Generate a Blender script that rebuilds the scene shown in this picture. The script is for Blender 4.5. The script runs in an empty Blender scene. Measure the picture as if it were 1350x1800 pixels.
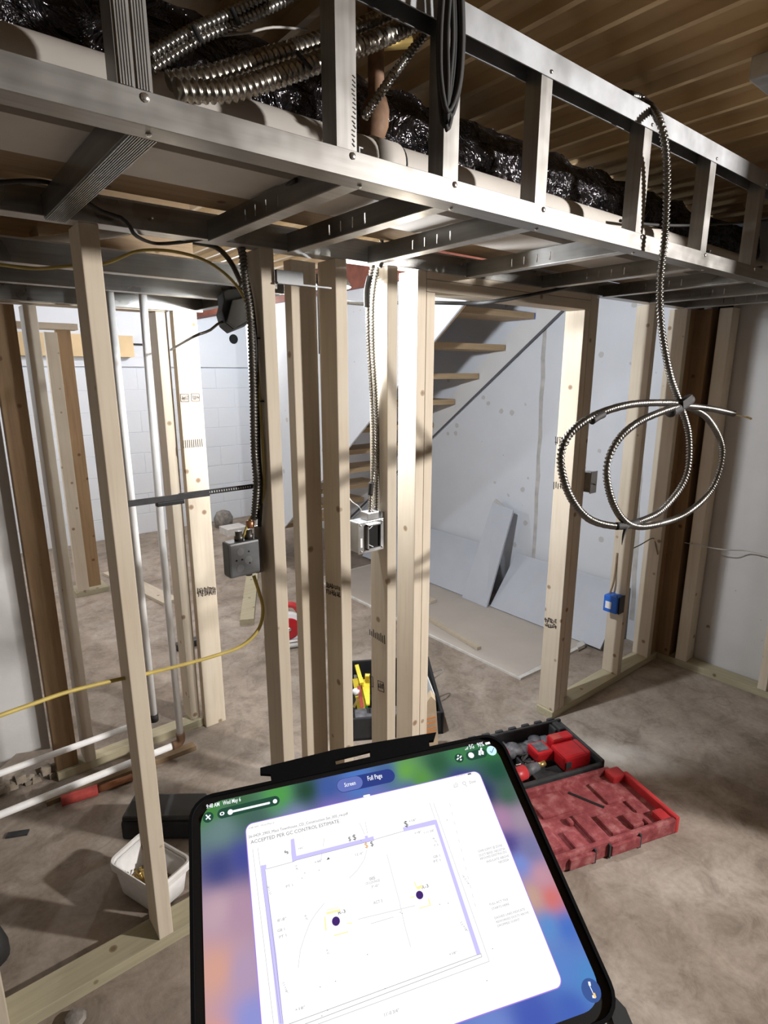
import bpy, bmesh, math, random
from math import sin, cos, pi, radians, sqrt
from mathutils import Vector as V, Matrix

random.seed(7)
SC = bpy.context.scene
COL = SC.collection

# ------------------------------------------------------------------ camera
FPX, CAM_H = 1017.0, 1.60
PITCH, HEAD = radians(13.55), radians(50.6)
cd = bpy.data.cameras.new('camera')
cd.sensor_fit = 'VERTICAL'; cd.sensor_height = 36.0; cd.lens = FPX / 1800 * 36.0
cd.clip_start = 0.02
cam = bpy.data.objects.new('camera', cd); COL.objects.link(cam)
cam.location = (0, 0, CAM_H)
cam.rotation_euler = (pi / 2 - PITCH, 0, HEAD - pi / 2)
SC.camera = cam

# ------------------------------------------------------------------ world, lamps, exposure
w = bpy.data.worlds.new('world'); SC.world = w; w.use_nodes = True
w.node_tree.nodes['Background'].inputs[0].default_value = (0.80, 0.85, 1.0, 1)
w.node_tree.nodes['Background'].inputs[1].default_value = 0.03
SC.view_settings.view_transform = 'Standard'
SC.view_settings.look = 'None'
SC.view_settings.gamma = 1.0
SC.view_settings.use_curve_mapping = False
SC.view_settings.exposure = 0.12

def lamp(name, loc, power, col, radius):
    l = bpy.data.lights.new(name, 'POINT'); l.energy = power; l.color = col; l.shadow_soft_size = radius
    o = bpy.data.objects.new(name, l); COL.objects.link(o); o.location = loc; return o
def spot(name, loc, aim, power, col, radius, size, blend):
    l = bpy.data.lights.new(name, 'SPOT'); l.energy = power; l.color = col; l.shadow_soft_size = radius
    l.spot_size = radians(size); l.spot_blend = blend
    o = bpy.data.objects.new(name, l); COL.objects.link(o); o.location = loc
    o.rotation_euler = (V(aim) - V(loc)).to_track_quat('-Z', 'Y').to_euler(); return o
spot('lamp_near_room', (3.08, -1.65, 2.13), (.55, 1.45, 1.32), 700, (1.0, 0.965, 0.935), 0.08, 96, 1.0)
lamp('lamp_partition', (1.115, 1.64, 1.835), 112, (0.91, 0.95, 1.0), 0.03)
lamp('lamp_far_room', (-0.55, 4.7, 1.85), 62, (0.82, 0.90, 1.0), 0.12)
lamp('lamp_stair', (2.22, 4.55, 2.07), 62, (0.86, 0.92, 1.0), 0.02)

# ------------------------------------------------------------------ pixel -> place helpers
FW = V((cos(HEAD) * cos(PITCH), sin(HEAD) * cos(PITCH), -sin(PITCH)))
RT = V((sin(HEAD), -cos(HEAD), 0)); UP = RT.cross(FW)
C0 = V((0, 0, CAM_H))
def ray(px, py): return FW + RT * ((px - 675) / FPX) + UP * ((900 - py) / FPX)
def at(px, py, **k):
    d = ray(px, py); a, v = list(k.items())[0]; i = 'xyz'.index(a)
    return C0 + d * ((v - C0[i]) / d[i])
def on(px, py, p0, n):
    d = ray(px, py); return C0 + d * ((V(p0) - C0).dot(n) / d.dot(n))
def yw(x): return 1.42 - 0.02 * x          # front face of the near partition
def ys(x): return 0.815 - 0.01 * x         # front face of the soffit

# ------------------------------------------------------------------ materials
MATS = {}
def _new(name):
    m = bpy.data.materials.new(name); m.use_nodes = True
    nt = m.node_tree; b = nt.nodes['Principled BSDF']; MATS[name] = m
    return m, nt, b
def N(nt, t, **kw):
    n = nt.nodes.new(t)
    for k, v in kw.items(): setattr(n, k, v)
    return n
def coords(nt, scale=(1, 1, 1), kind='Object'):
    tc = N(nt, 'ShaderNodeTexCoord'); mp = N(nt, 'ShaderNodeMapping')
    mp.inputs['Scale'].default_value = scale
    nt.links.new(tc.outputs[kind], mp.inputs[0]); return mp.outputs[0]
def noise(nt, co, scale, detail=4, rough=.55, dist=0.0):
    n = N(nt, 'ShaderNodeTexNoise'); n.inputs['Scale'].default_value = scale
    n.inputs['Detail'].default_value = detail; n.inputs['Roughness'].default_value = rough
    n.inputs['Distortion'].default_value = dist
    nt.links.new(co, n.inputs['Vector']); return n.outputs['Fac']
def ramp(nt, fac, stops, interp='LINEAR'):
    r = N(nt, 'ShaderNodeValToRGB'); e = r.color_ramp.elements; r.color_ramp.interpolation = interp
    while len(e) < len(stops): e.new(0.5)
    for x, (p, c) in zip(e, stops):
        x.position = p; x.color = (c[0], c[1], c[2], 1) if not isinstance(c, (int, float)) else (c, c, c, 1)
    nt.links.new(fac, r.inputs[0]); return r.outputs[0]
def mix(nt, f, a, b, mode='MIX'):
    m = N(nt, 'ShaderNodeMix', data_type='RGBA', blend_type=mode)
    for s, v in ((m.inputs[0], f), (m.inputs[6], a), (m.inputs[7], b)):
        if hasattr(v, 'is_linked'): nt.links.new(v, s)
        elif isinstance(v, (int, float)): s.default_value = v
        else: s.default_value = (v[0], v[1], v[2], 1)
    return m.outputs[2]
def bump(nt, b, h, strength=.2, dist=.01):
    n = N(nt, 'ShaderNodeBump'); n.inputs['Strength'].default_value = strength; n.inputs['Distance'].default_value = dist
    nt.links.new(h, n.inputs['Height']); nt.links.new(n.outputs[0], b.inputs['Normal'])
def plain(name, c, rough=.5, metal=0.0, vary=.12, scale=25, bmp=.0):
    m, nt, b = _new(name)
    co = coords(nt); f = noise(nt, co, scale)
    d = tuple(x * (1 - vary) for x in c); l = tuple(min(1, x * (1 + vary)) for x in c)
    nt.links.new(ramp(nt, f, [(.3, d), (.7, l)]), b.inputs['Base Color'])
    b.inputs['Roughness'].default_value = rough; b.inputs['Metallic'].default_value = metal
    if bmp: bump(nt, b, f, bmp, .004)
    return m
def wood(name, light, dark, axis, knots=True):
    m, nt, b = _new(name)
    sc = {'x': (1.6, 28, 28), 'y': (28, 1.6, 28), 'z': (28, 28, 1.6)}[axis]
    co = coords(nt, sc); f = noise(nt, co, 2.2, 5, .6, .4)
    c = ramp(nt, f, [(.28, dark), (.5, tuple((x + y) / 2 * 1.04 for x, y in zip(light, dark))), (.72, light)])
    if knots:
        v = N(nt, 'ShaderNodeTexVoronoi'); v.inputs['Scale'].default_value = 9.5
        nt.links.new(coords(nt), v.inputs['Vector'])
        k = ramp(nt, v.outputs['Distance'], [(.055, .9), (.10, .55), (.115, 0)])
        c = mix(nt, k, c, (dark[0] * .42, dark[1] * .30, dark[2] * .20))
    oi = N(nt, 'ShaderNodeObjectInfo')
    c = mix(nt, 1.0, c, ramp(nt, oi.outputs['Random'], [(0, .84), (1, 1.06)]), 'MULTIPLY')
    big = noise(nt, coords(nt), 3.0, 3)
    c = mix(nt, 1.0, c, ramp(nt, big, [(.3, (.90, .87, .83)), (.7, (1, 1, 1))]), 'MULTIPLY')
    nt.links.new(c, b.inputs['Base Color']); b.inputs['Roughness'].default_value = .72
    bump(nt, b, f, .08, .002)
    return m
def galv(name, c, rough=.36, metal=.85, axis='x'):
    m, nt, b = _new(name)
    sc = {'x': (2, 40, 40), 'y': (40, 2, 40), 'z': (40, 40, 2), 'n': (9, 9, 9)}[axis]
    f = noise(nt, coords(nt, sc), 2.0, 4); g = noise(nt, coords(nt), 7.0, 3)
    col = ramp(nt, f, [(.3, tuple(x * .84 for x in c)), (.7, tuple(min(1, x * 1.1) for x in c))])
    col = mix(nt, 1.0, col, ramp(nt, g, [(.35, (.72, .71, .69)), (.65, (1, 1, 1))]), 'MULTIPLY')
    nt.links.new(col, b.inputs['Base Color']); b.inputs['Metallic'].default_value = metal
    nt.links.new(ramp(nt, g, [(.3, rough - .08), (.7, rough + .12)]), b.inputs['Roughness'])
    return m
def emit(name, c, s=1.0):
    m, nt, b = _new(name); nt.nodes.remove(b)
    e = N(nt, 'ShaderNodeEmission'); e.inputs[0].default_value = (*c, 1); e.inputs[1].default_value = s
    nt.links.new(e.outputs[0], nt.nodes['Material Output'].inputs[0]); return m

PL, PD = (.64, .57, .46), (.565, .485, .38)
wood('pine_z', PL, PD, 'z'); wood('pine_x', PL, PD, 'x'); wood('pine_y', PL, PD, 'y')
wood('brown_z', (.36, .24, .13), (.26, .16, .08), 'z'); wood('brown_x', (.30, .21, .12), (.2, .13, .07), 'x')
wood('treated_x', (.50, .45, .31), (.38, .35, .24), 'x'); wood('treated_y', (.50, .45, .31), (.38, .35, .24), 'y')
wood('tread_x', (.52, .39, .24), (.40, .28, .16), 'x')
galv('galv_x', (.33, .32, .305), .40, .75); galv('galv_patchy', (.36, .37, .385), .5, .6, 'n'); galv('galv_y', (.26, .255, .245), .34, .9, axis='y'); galv('galv_lit', (.58, .57, .55), .38, .45); galv('galv_dark', (.40, .40, .39), .3, .95); galv('galv_z', (.34, .33, .315), .40, .7, axis='z')  # bright copy paints reflected floor light on flanges; webs take the dark copy
galv('galv', (.58, .58, .58), .34, axis='n'); galv('mc', (.40, .385, .36), .26, .95, 'n'); galv('mc_coil', (.22, .21, .195), .30, .9, 'n'); galv('conduit', (.42, .39, .34), .30, .95, 'n')
galv('mc_dark', (.13, .12, .105), .4, .8, 'n')  # darker armour copy; paints the shade on the cable down the stud
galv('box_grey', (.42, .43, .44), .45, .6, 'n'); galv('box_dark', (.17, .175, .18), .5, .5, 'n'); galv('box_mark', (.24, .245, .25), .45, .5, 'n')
plain('screw_metal', (.75, .74, .72), .25, .95)
plain('black_plastic', (.012, .012, .013), .45); plain('black_rubber', (.02, .019, .018), .7)
plain('case_black', (.006, .006, .007), .85); MATS['case_black'].node_tree.nodes['Principled BSDF'].inputs['Specular IOR Level'].default_value = .15
plain('dark_slot', (.006, .006, .006), .9)
plain('black_bag', (.014, .014, .016), .8, vary=.3)
plain('red_plastic', (.50, .035, .04), .42, vary=.2, scale=14)
m_, nt_, b_ = _new('red_dusty'); f_ = noise(nt_, coords(nt_), 24, 6, .65)
nt_.links.new(ramp(nt_, f_, [(.3, (.17, .022, .027)), (.5, (.27, .050, .055)), (.72, (.42, .165, .16))]), b_.inputs['Base Color']); b_.inputs['Roughness'].default_value = .75; bump(nt_, b_, f_, .25, .004)
plain('charger_red', (.46, .012, .018), .38)
plain('grey_tool', (.10, .10, .11), .55, vary=.5, scale=40)
plain('grey_dark', (.035, .036, .038), .6, vary=.4, scale=30)
plain('white_pvc', (.86, .86, .85), .6, vary=.03)
plain('tub_white', (.74, .73, .72), .45, vary=.08)
plain('pipe_beige', (.50, .465, .42), .6, vary=.1, scale=6)
plain('copper', (.42, .19, .10), .4, .7)
plain('pipe_red', (.42, .06, .05), .55, vary=.3)
plain('brass', (.62, .45, .16), .35, .8)
plain('yellow_cable', (.52, .40, .10), .5); plain('yellow_dim', (.42, .33, .09), .5); plain('yellow_tool', (.78, .62, .05), .5)
plain('green_tool', (.04, .28, .10), .5); plain('orange_mark', (.62, .20, .04), .8)
plain('blue_plastic', (.02, .14, .62), .4); plain('label_white', (.82, .82, .82), .6, vary=.03)
plain('cardboard', (.46, .36, .25), .9, vary=.2, scale=10)
plain('grey_wire', (.42, .40, .37), .5); plain('brown_wire', (.24, .17, .11), .5)
plain('emboss', (.17, .16, .15), .6); plain('stamp_ink', (.055, .04, .035), .9); plain('rust', (.22, .07, .045), .8, vary=.35, scale=9)
plain('mortar', (.70, .72, .75), .9, vary=.03); plain('mud', (.46, .45, .44), .9, vary=.2, scale=12)
plain('crumb', (.33, .28, .22), .95, vary=.4, scale=20); plain('seam_dark', (.10, .10, .115), .8); plain('sprinkler', (.20, .11, .06), .7, vary=.4)
plain('drywall', (.66, .665, .67), .85, vary=.03, scale=5); plain('drywall_grey', (.49, .52, .58), .9, vary=.05, scale=4); plain('paper_tan', (.50, .455, .41), .9, vary=.05, scale=4)
plain('gypsum_edge', (.62, .60, .57), .95); plain('stone', (.22, .20, .18), .95, vary=.4, bmp=.5)
plain('dust', (.62, .58, .52), 1.0, vary=.15, scale=60, bmp=.3)
plain('white_rag', (.75, .75, .74), .9)
plain('beam_pine', (.68, .50, .28), .7, vary=.15, scale=3)

def paint(name, c, spots=True, blotch=.06, dark=False):
    m, nt, b = _new(name); co = coords(nt)
    f = noise(nt, co, 4, 5); col = ramp(nt, f, [(.3, tuple(x * (1 - blotch) for x in c)), (.7, c)])
    if spots:
        v = N(nt, 'ShaderNodeTexVoronoi'); v.inputs['Scale'].default_value = 6.0
        nt.links.new(co, v.inputs['Vector'])
        d = N(nt, 'ShaderNodeMath', operation='MULTIPLY_ADD')
        nt.links.new(noise(nt, co, 45, 3), d.inputs[0]); d.inputs[1].default_value = .10
        nt.links.new(v.outputs['Distance'], d.inputs[2])
        col = mix(nt, ramp(nt, d.outputs[0], [(.155, 1), (.165, 0)]), col, (.50, .50, .50) if not dark else (.20, .17, .14))
        v2 = N(nt, 'ShaderNodeTexVoronoi'); v2.inputs['Scale'].default_value = 9.0
        nt.links.new(co, v2.inputs['Vector'])
        col = mix(nt, ramp(nt, v2.outputs['Distance'], [(.03, 1), (.045, 0)]), col, (.40, .39, .38))
    nt.links.new(col, b.inputs['Base Color']); b.inputs['Roughness'].default_value = .8
    bump(nt, b, noise(nt, co, 60, 4), .12, .004); return m
paint('white_wall', (.66, .69, .74)); paint('block_paint', (.74, .76, .79), False, .03)
paint('rough_white', (.68, .67, .66), False, .16); paint('board_wall', (.56, .55, .54), True, .10, True)
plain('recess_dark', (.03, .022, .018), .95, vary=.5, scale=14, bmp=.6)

def concrete():
    m, nt, b = _new('concrete'); co = coords(nt)
    a = noise(nt, co, 1.5, 8, .62, .8); f = noise(nt, co, 9, 8, .68, .6); g = noise(nt, co, 60, 4)
    col = ramp(nt, a, [(.28, (.205, .165, .130)), (.5, (.305, .252, .205)), (.72, (.42, .365, .315))])
    col = mix(nt, 1.0, col, ramp(nt, f, [(.28, (.58, .55, .52)), (.5, (1, 1, 1)), (.75, (1.25, 1.25, 1.25))]), 'MULTIPLY')
    col = mix(nt, ramp(nt, f, [(.66, 0), (.82, .55)]), col, (.47, .42, .36))
    v = N(nt, 'ShaderNodeTexVoronoi', feature='DISTANCE_TO_EDGE'); v.inputs['Scale'].default_value = .7
    mp = N(nt, 'ShaderNodeVectorMath', operation='ADD'); nt.links.new(co, mp.inputs[0])
    nz = N(nt, 'ShaderNodeTexNoise'); nz.inputs['Scale'].default_value = 2.5; nt.links.new(co, nz.inputs['Vector'])
    nt.links.new(nz.outputs['Color'], mp.inputs[1]); nt.links.new(mp.outputs[0], v.inputs['Vector'])
    col = mix(nt, ramp(nt, v.outputs['Distance'], [(0, .35), (.004, 0)]), col, (.16, .13, .10))
    col = mix(nt, 1.0, col, ramp(nt, g, [(.3, .88), (.7, 1.06)]), 'MULTIPLY')
    # pale plaster dust smeared on the floor behind the tool case
    dc = at(1082, 1328, z=0) - V((.2, 1.45, -.1))
    tcn = N(nt, 'ShaderNodeTexCoord'); m1 = N(nt, 'ShaderNodeMapping', vector_type='TEXTURE'); nt.links.new(tcn.outputs['Object'], m1.inputs[0])
    m1.inputs['Location'].default_value = dc; m1.inputs['Rotation'].default_value = (0, 0, radians(-62)); m1.inputs['Scale'].default_value = (.34, .13, .4)
    gr = N(nt, 'ShaderNodeTexGradient', gradient_type='SPHERICAL'); nt.links.new(m1.outputs[0], gr.inputs[0])
    mu = N(nt, 'ShaderNodeMath', operation='MULTIPLY'); nt.links.new(gr.outputs['Fac'], mu.inputs[0]); nt.links.new(noise(nt, co, 14, 6, .65), mu.inputs[1])
    col = mix(nt, ramp(nt, mu.outputs[0], [(.05, 0), (.45, .9)]), col, (.60, .57, .52))
    nt.links.new(col, b.inputs['Base Color']); b.inputs['Roughness'].default_value = .82
    bump(nt, b, f, .25, .01)
concrete()
def deck():
    m, nt, b = _new('deck'); co = coords(nt, (6, 1.2, 6)); f = noise(nt, co, 2, 6, .6)
    nt.links.new(ramp(nt, f, [(.25, (.36, .24, .115)), (.55, (.48, .335, .17)), (.8, (.58, .42, .235))]), b.inputs['Base Color'])
    b.inputs['Roughness'].default_value = .65; bump(nt, b, noise(nt, coords(nt), 80, 3), .1, .003)
deck()
def foil():
    m, nt, b = _new('foil'); f = noise(nt, coords(nt), 13, 4, .6, 1.4)
    b.inputs['Base Color'].default_value = (.085, .078, .084, 1); b.inputs['Metallic'].default_value = .92
    b.inputs['Roughness'].default_value = .14; bump(nt, b, f, .9, .04)
foil()

# ------------------------------------------------------------------ mesh helpers
WL = {}
class MB:
    def __init__(s): s.v = []; s.f = []
    def add(s, vs, fs):
        n = len(s.v); s.v += [V(p) for p in vs]; s.f += [tuple(i + n for i in f) for f in fs]; return s
    def hexa(s, p):
        return s.add(p, [(0, 3, 2, 1), (4, 5, 6, 7), (0, 1, 5, 4), (1, 2, 6, 5), (2, 3, 7, 6), (3, 0, 4, 7)])
    def box(s, x0, x1, y0, y1, z0, z1):
        return s.hexa([(x0, y0, z0), (x1, y0, z0), (x1, y1, z0), (x0, y1, z0), (x0, y0, z1), (x1, y0, z1), (x1, y1, z1), (x0, y1, z1)])
    def obox(s, o, a, b, c):
        o, a, b, c = V(o), V(a), V(b), V(c)
        return s.hexa([o, o + a, o + a + b, o + b, o + c, o + a + c, o + a + b + c, o + b + c])
    def rod(s, p, q, wd, th, n):
        """flat bar from p to q, width wd in the plane with normal n, thickness th along n"""
        p, q, n = V(p), V(q), V(n).normalized(); d = (q - p).normalized(); sd = n.cross(d)
        return s.obox(p - sd * wd / 2, q - p, sd * wd, n * th)
    def prism(s, pts, d):
        n = len(pts); d = V(d); P = [V(p) for p in pts]
        return s.add(P + [p + d for p in P], [tuple(range(n))[::-1], tuple(range(n, 2 * n))] + [(i, (i + 1) % n, n + (i + 1) % n, n + i) for i in range(n)])
    def tube(s, path, r, seg=10, ripple=None, caps=True):
        path = [V(p) for p in path]; n = len(path); rings = []; up = None; L = 0
        for i, p in enumerate(path):
            t = (path[min(i + 1, n - 1)] - path[max(i - 1, 0)]).normalized()
            if up is None:
                up = V((0, 0, 1)) if abs(t.z) < .9 else V((1, 0, 0))
            a = t.cross(up)
            if a.length < 1e-6: a = t.orthogonal()
            a.normalize(); up = a.cross(t).normalized()
            if i: L += (p - path[i - 1]).length
            rr = r(i / (n - 1)) if callable(r) else r
            ring = []
            for k in range(seg):
                th = 2 * pi * k / seg; q = rr
                if ripple: q = rr + ripple[1] * sin(2 * pi * L / ripple[0] + th)
                ring.append(p + (a * cos(th) + up * sin(th)) * q)
            rings.append(ring)
        vs = [q for R in rings for q in R]; fs = []
        for i in range(n - 1):
            for k in range(seg):
                k2 = (k + 1) % seg; fs.append((i * seg + k, i * seg + k2, (i + 1) * seg + k2, (i + 1) * seg + k))
        if caps: fs.append(tuple(range(seg))[::-1]); fs.append(tuple((n - 1) * seg + k for k in range(seg)))
        return s.add(vs, fs)
    def lathe(s, o, axis, prof, seg=20):
        axis = V(axis).normalized(); o = V(o)
        a = axis.orthogonal().normalized(); b = axis.cross(a)
        vs = []; fs = []; n = len(prof)
        for r, h in prof:
            for k in range(seg):
                t = 2 * pi * k / seg; vs.append(o + axis * h + (a * cos(t) + b * sin(t)) * max(r, 1e-5))
        for i in range(n - 1):
            for k in range(seg):
                k2 = (k + 1) % seg; fs.append((i * seg + k, i * seg + k2, (i + 1) * seg + k2, (i + 1) * seg + k))
        fs.append(tuple(range(seg))[::-1]); fs.append(tuple((n - 1) * seg + k for k in range(seg)))
        return s.add(vs, fs)
    def xf(s, M):
        s.v = [M @ p for p in s.v]; return s
    def build(s, name, mat, parent=None, smooth=False, bevel=0.0, label=None, cat=None, group=None, kind=None):
        if parent is not None: loc = WL[parent.name]
        else:
            xs = [p.x for p in s.v]; yy = [p.y for p in s.v]
            loc = V(((min(xs) + max(xs)) / 2, (min(yy) + max(yy)) / 2, min(p.z for p in s.v)))
        me = bpy.data.meshes.new(name); me.from_pydata([tuple(p - loc) for p in s.v], [], s.f)
        bm = bmesh.new(); bm.from_mesh(me); bmesh.ops.recalc_face_normals(bm, faces=bm.faces)
        if bevel: bmesh.ops.bevel(bm, geom=list(bm.edges), offset=bevel, segments=2, affect='EDGES', profile=.6, clamp_overlap=True)
        bm.to_mesh(me); bm.free()
        if smooth:
            for p in me.polygons: p.use_smooth = True
        me.materials.append(MATS[mat])
        o = bpy.data.objects.new(name, me); COL.objects.link(o)
        if parent is not None: o.parent = parent; WL[o.name] = loc.copy()
        else: o.location = loc; WL[o.name] = loc.copy()
        tag(o, label, cat, group, kind); return o
def tag(o, label=None, cat=None, group=None, kind=None):
    if label: o['label'] = label
    if cat: o['category'] = cat
    if group: o['group'] = group
    if kind: o['kind'] = kind
    return o
def thing(name, loc, label=None, cat=None, group=None, kind=None):
    o = bpy.data.objects.new(name, None); COL.objects.link(o); o.location = loc; o.empty_display_size = .05
    WL[o.name] = V(loc); return tag(o, label, cat, group, kind)
def spline(pts, step=.01):
    P = [V(p) for p in pts]; P = [P[0] * 2 - P[1]] + P + [P[-1] * 2 - P[-2]]; out = []
    for i in range(1, len(P) - 2):
        a, b, c, d = P[i - 1:i + 3]; n = max(2, int((c - b).length / step))
        for k in range(n):
            t = k / n
            out.append(.5 * ((2 * b) + (c - a) * t + (2 * a - 5 * b + 4 * c - d) * t * t + (3 * b - a - 3 * c + d) * t ** 3))
    out.append(P[-2]); return out
def cable(name, pts, r, mat, parent=None, step=.012, seg=8, **k):
    return MB().tube(spline(pts, step), r, seg).build(name, mat, parent, True, **k)
def armoured(name, pts, r, mat='mc', parent=None, pitch=.0088, amp=.0020, **k):
    return MB().tube(spline(pts, pitch / 4), r, 12, (pitch, amp)).build(name, mat, parent, True, **k)
def stack(vals): return [V(v) for v in vals]

# ================================================================== SETTING
MB().box(-3.2, 3.6, -3.4, 6.3, -.1, 0).build('floor', 'concrete', kind='structure', label='dusty brown concrete basement floor')
# corrugated deck: ribs run along Y
m = MB(); x = -3.2; prof = []
per = .1181; x0 = 1.071 - 40 * per
for k in range(58):
    b0 = x0 + k * per
    prof += [(b0, 2.268), (b0 + .016, 2.268), (b0 + .026, 2.290), (b0 + .070, 2.296), (b0 + .106, 2.290)]
vs = []
for px_, pz in prof: vs += [(px_, -3.4, pz), (px_, 6.3, pz)]
m.add(vs, [(2 * i, 2 * i + 1, 2 * i + 3, 2 * i + 2) for i in range(len(prof) - 1)])
n_ = len(m.v); m.add([(p.x, p.y, 2.36) for p in (m.v[0], m.v[1], m.v[-1], m.v[-2])], [(0, 1, 2, 3)])
m.build('ceiling', 'deck', kind='structure', label='tan corrugated deck overhead with parallel ribs')

wr = MB().box(3.25, 3.6, -3.4, 1.235, 0, 2.3).build('wall_right', 'board_wall', kind='structure', label='pale wall board with dark marks behind the right studs')
MB().box(3.25, 3.6, 1.335, 6.3, 0, 2.3).build('wall_stair', 'white_wall', kind='structure', label='white drywall with grey filler spots behind the stairs')
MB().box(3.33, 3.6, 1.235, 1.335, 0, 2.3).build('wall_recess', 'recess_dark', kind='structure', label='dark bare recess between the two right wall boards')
ws = bpy.data.objects['wall_stair']
for px_, y0_, y1_ in ((958, 560, 1010), (1140, 560, 1090)):      # vertical filler joints
    pts = []
    for i in range(14):
        t = i / 13; p = at(px_ - (22 if px_ < 1000 else 30) * t, y0_ + (y1_ - y0_) * t, x=3.249)
        pts.append(V((3.249, p.y + random.uniform(-.006, .006), p.z)))
    l = [V((p.x, p.y - .012 - random.random() * .006, p.z)) for p in pts]
    r = [V((p.x, p.y + .012 + random.random() * .006, p.z)) for p in pts]
    MB().prism(l + r[::-1], (.002, 0, 0)).build('filler_joint', 'mud', ws)
# far wall built of blocks
wb = thing('wall_back', (0, 5.96, 0), 'white painted block wall at the far end', kind='structure')
MB().box(-3.2, 3.25, 5.966, 6.3, 0, 1.70).build('mortar_bed', 'mortar', wb)
bb = MB().box(.003, .397, 5.962, 5.99, .003, .202).build('block', 'block_paint', wb, bevel=.003)
for r_ in range(8):
    for c_ in range(15):
        if r_ == 0 and c_ == 7: continue
        b2 = bb.copy(); COL.objects.link(b2); b2.parent = wb
        b2.location = ((c_ - 7) * .4 + (r_ % 2) * .2, random.uniform(-.001, .001), r_ * .205)
MB().box(-3.2, 3.25, 5.93, 6.3, 1.655, 2.3).build('lintel_band', 'block_paint', wb)
MB().box(-3.2, 1.75, 5.80, 5.93, 1.74, 1.93).build('trim_1', 'beam_pine', kind='structure', label='pale yellow timber beam along the far wall top')
# left white wall
m = MB(); pts = [(-3.2, 2.45, .06)]
for i in range(30):
    xx = -3.2 + 3.46 * (i + 1) / 30; pts.append((xx, 2.45, .06 + random.uniform(-.02, .04) + (.05 if xx > .1 else 0)))
pts += [(.262, 2.45, 2.3), (-3.2, 2.45, 2.3)]
m.prism(pts, (0, .12, 0)).build('wall_left', 'rough_white', kind='structure', label='rough white wall with a crumbling base at the left')
m = MB()
for i in range(150):
    xx = random.uniform(-.9, .27); zz = random.uniform(0, .045); s_ = random.uniform(.006, .02)
    yy = 2.45 + random.uniform(-.03, .03)
    q = [V((xx + random.uniform(-1, 1) * s_, yy + random.uniform(-1, 1) * s_, max(0, zz + random.uniform(-1, 1) * s_))) for _ in range(8)]
    m.hexa([V((xx + dx * s_ * random.uniform(.6, 1), yy + dy * s_ * random.uniform(.6, 1), max(.0, zz + dz * s_ * random.uniform(.6, 1)))) for dx, dy, dz in
            ((-1, -1, -1), (1, -1, -1), (1, 1, -1), (-1, 1, -1), (-1, -1, 1), (1, -1, 1), (1, 1, 1), (-1, 1, 1))])
m.build('rubble', 'crumb', label='crumbled mortar along the foot of the left wall', cat='rubble', kind='stuff')
MB().box(.262, 1.0, 2.43, 2.45, 1.90, 2.268).build('wall_board_blocker', 'brown_x', kind='structure', label='brown board added above the corridor stud wall to block far lamp')  # added board, keeps the far lamp off the corridor deck
MB().box(2.47, 3.25, -.26, -.2, 0, 2.30).build('wall_stub_blocker', 'rough_white', kind='structure', label='unseen short white wall added at the right to block near lamp')  # added out of view, shades the right studs from the near lamp
# enclosing walls behind the camera
MB().box(-3.3, -3.2, -3.4, 6.3, 0, 2.36).build('wall_west', 'rough_white', kind='structure')
MB().box(-3.2, 3.25, -3.5, -3.4, 0, 2.36).build('wall_rear', 'rough_white', kind='structure')
# near-side stair wall panel
sl = .82
def diag(y): return 1.937 - sl * (y - 2.166)
m = MB().prism([(2.30, 1.92, 2.28), (2.30, 1.92, diag(1.92)), (2.30, 4.47, diag(4.47)), (2.30, 4.60, 0), (2.30, 4.60, 2.28)], (.0127, 0, 0))
m.build('wall_stair_side', 'white_wall', kind='structure', label='white drywall side of the stair with a sloping lower edge')
MB().box(2.26, 2.36, 1.9, 6.0, 2.105, 2.262).build('trim_2', 'rust', kind='structure', label='rust brown steel beam above the stair wall')

# ================================================================== STAIRS
st = thing('staircase', (2.75, 3.4, 0), 'open timber staircase rising behind the doorway against white wall', 'stairs')
for k in range(-1, 10):
    y0_, z_ = 2.397 + .226 * k, 1.953 - .188 * k
    MB().box(2.335, 3.215, y0_, y0_ + .255, z_ - .02, z_ + .018).build('tread', 'tread_x', st, bevel=.002)
MB().box(3.2151, 3.219, 2.397, 2.652, 1.933, 1.971).build('tread_end_cap', 'blue_plastic', st)
def nose(y): return 1.953 - .832 * (y - 2.397)
m = MB().prism([(3.235, 2.0, nose(2.0) + .06), (3.235, 2.0, nose(2.0) - .145), (3.235, 4.66, nose(4.66) - .145 + .1), (3.235, 4.66, nose(4.66) + .16)], (.014, 0, 0))
m.build('skirt_board', 'drywall', st)
MB().rod((3.232, 2.0, 2.125), (3.232, 4.66, .06), .016, .004, (-1, 0, 0)).build('skirt_seam', 'seam_dark', st)
m = MB().prism([(2.315, 1.95, diag(1.95) + .005), (2.315, 4.48, diag(4.48) + .03), (2.315, 4.58, .03), (2.315, 4.58, .2), (2.315, 1.95, 2.268)], (.02, 0, 0))
m.build('stringer', 'tread_x', st)

# ================================================================== TIMBER FRAMES
def stud(parent, x0, x1, y0, y1, z0, z1, mat='pine_z', name='stud', bev=.0025):
    return MB().box(x0, x1, y0, y1, z0, z1).build(name, mat, parent, bevel=bev)
pf = thing('partition_frame', (1.2, 1.45, 0), 'pine stud partition with a door opening under the soffit', 'wall frame')
studs = {}
def pst(key, x0, x1, dy=0.0, depth=.089, z1=1.905, mat='pine_z'):
    y = yw((x0 + x1) / 2) + dy; studs[key] = stud(pf, x0, x1, y, y + depth, .038, z1, mat)
pst('N', .339, .379); pst('B', .752, .790); pst('C', .889, .973, dy=.09, depth=.038); pst('D', .977, 1.016)
pst('E', 1.161, 1.200); pst('F', 1.279, 1.316, z1=1.905); pst('G', 1.317, 1.354, z1=1.845)
pst('RJ', 2.172, 2.210, z1=1.845); pst('RK', 2.211, 2.249); pst('RT', 2.254, 2.342, dy=.045, depth=.038)
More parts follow.
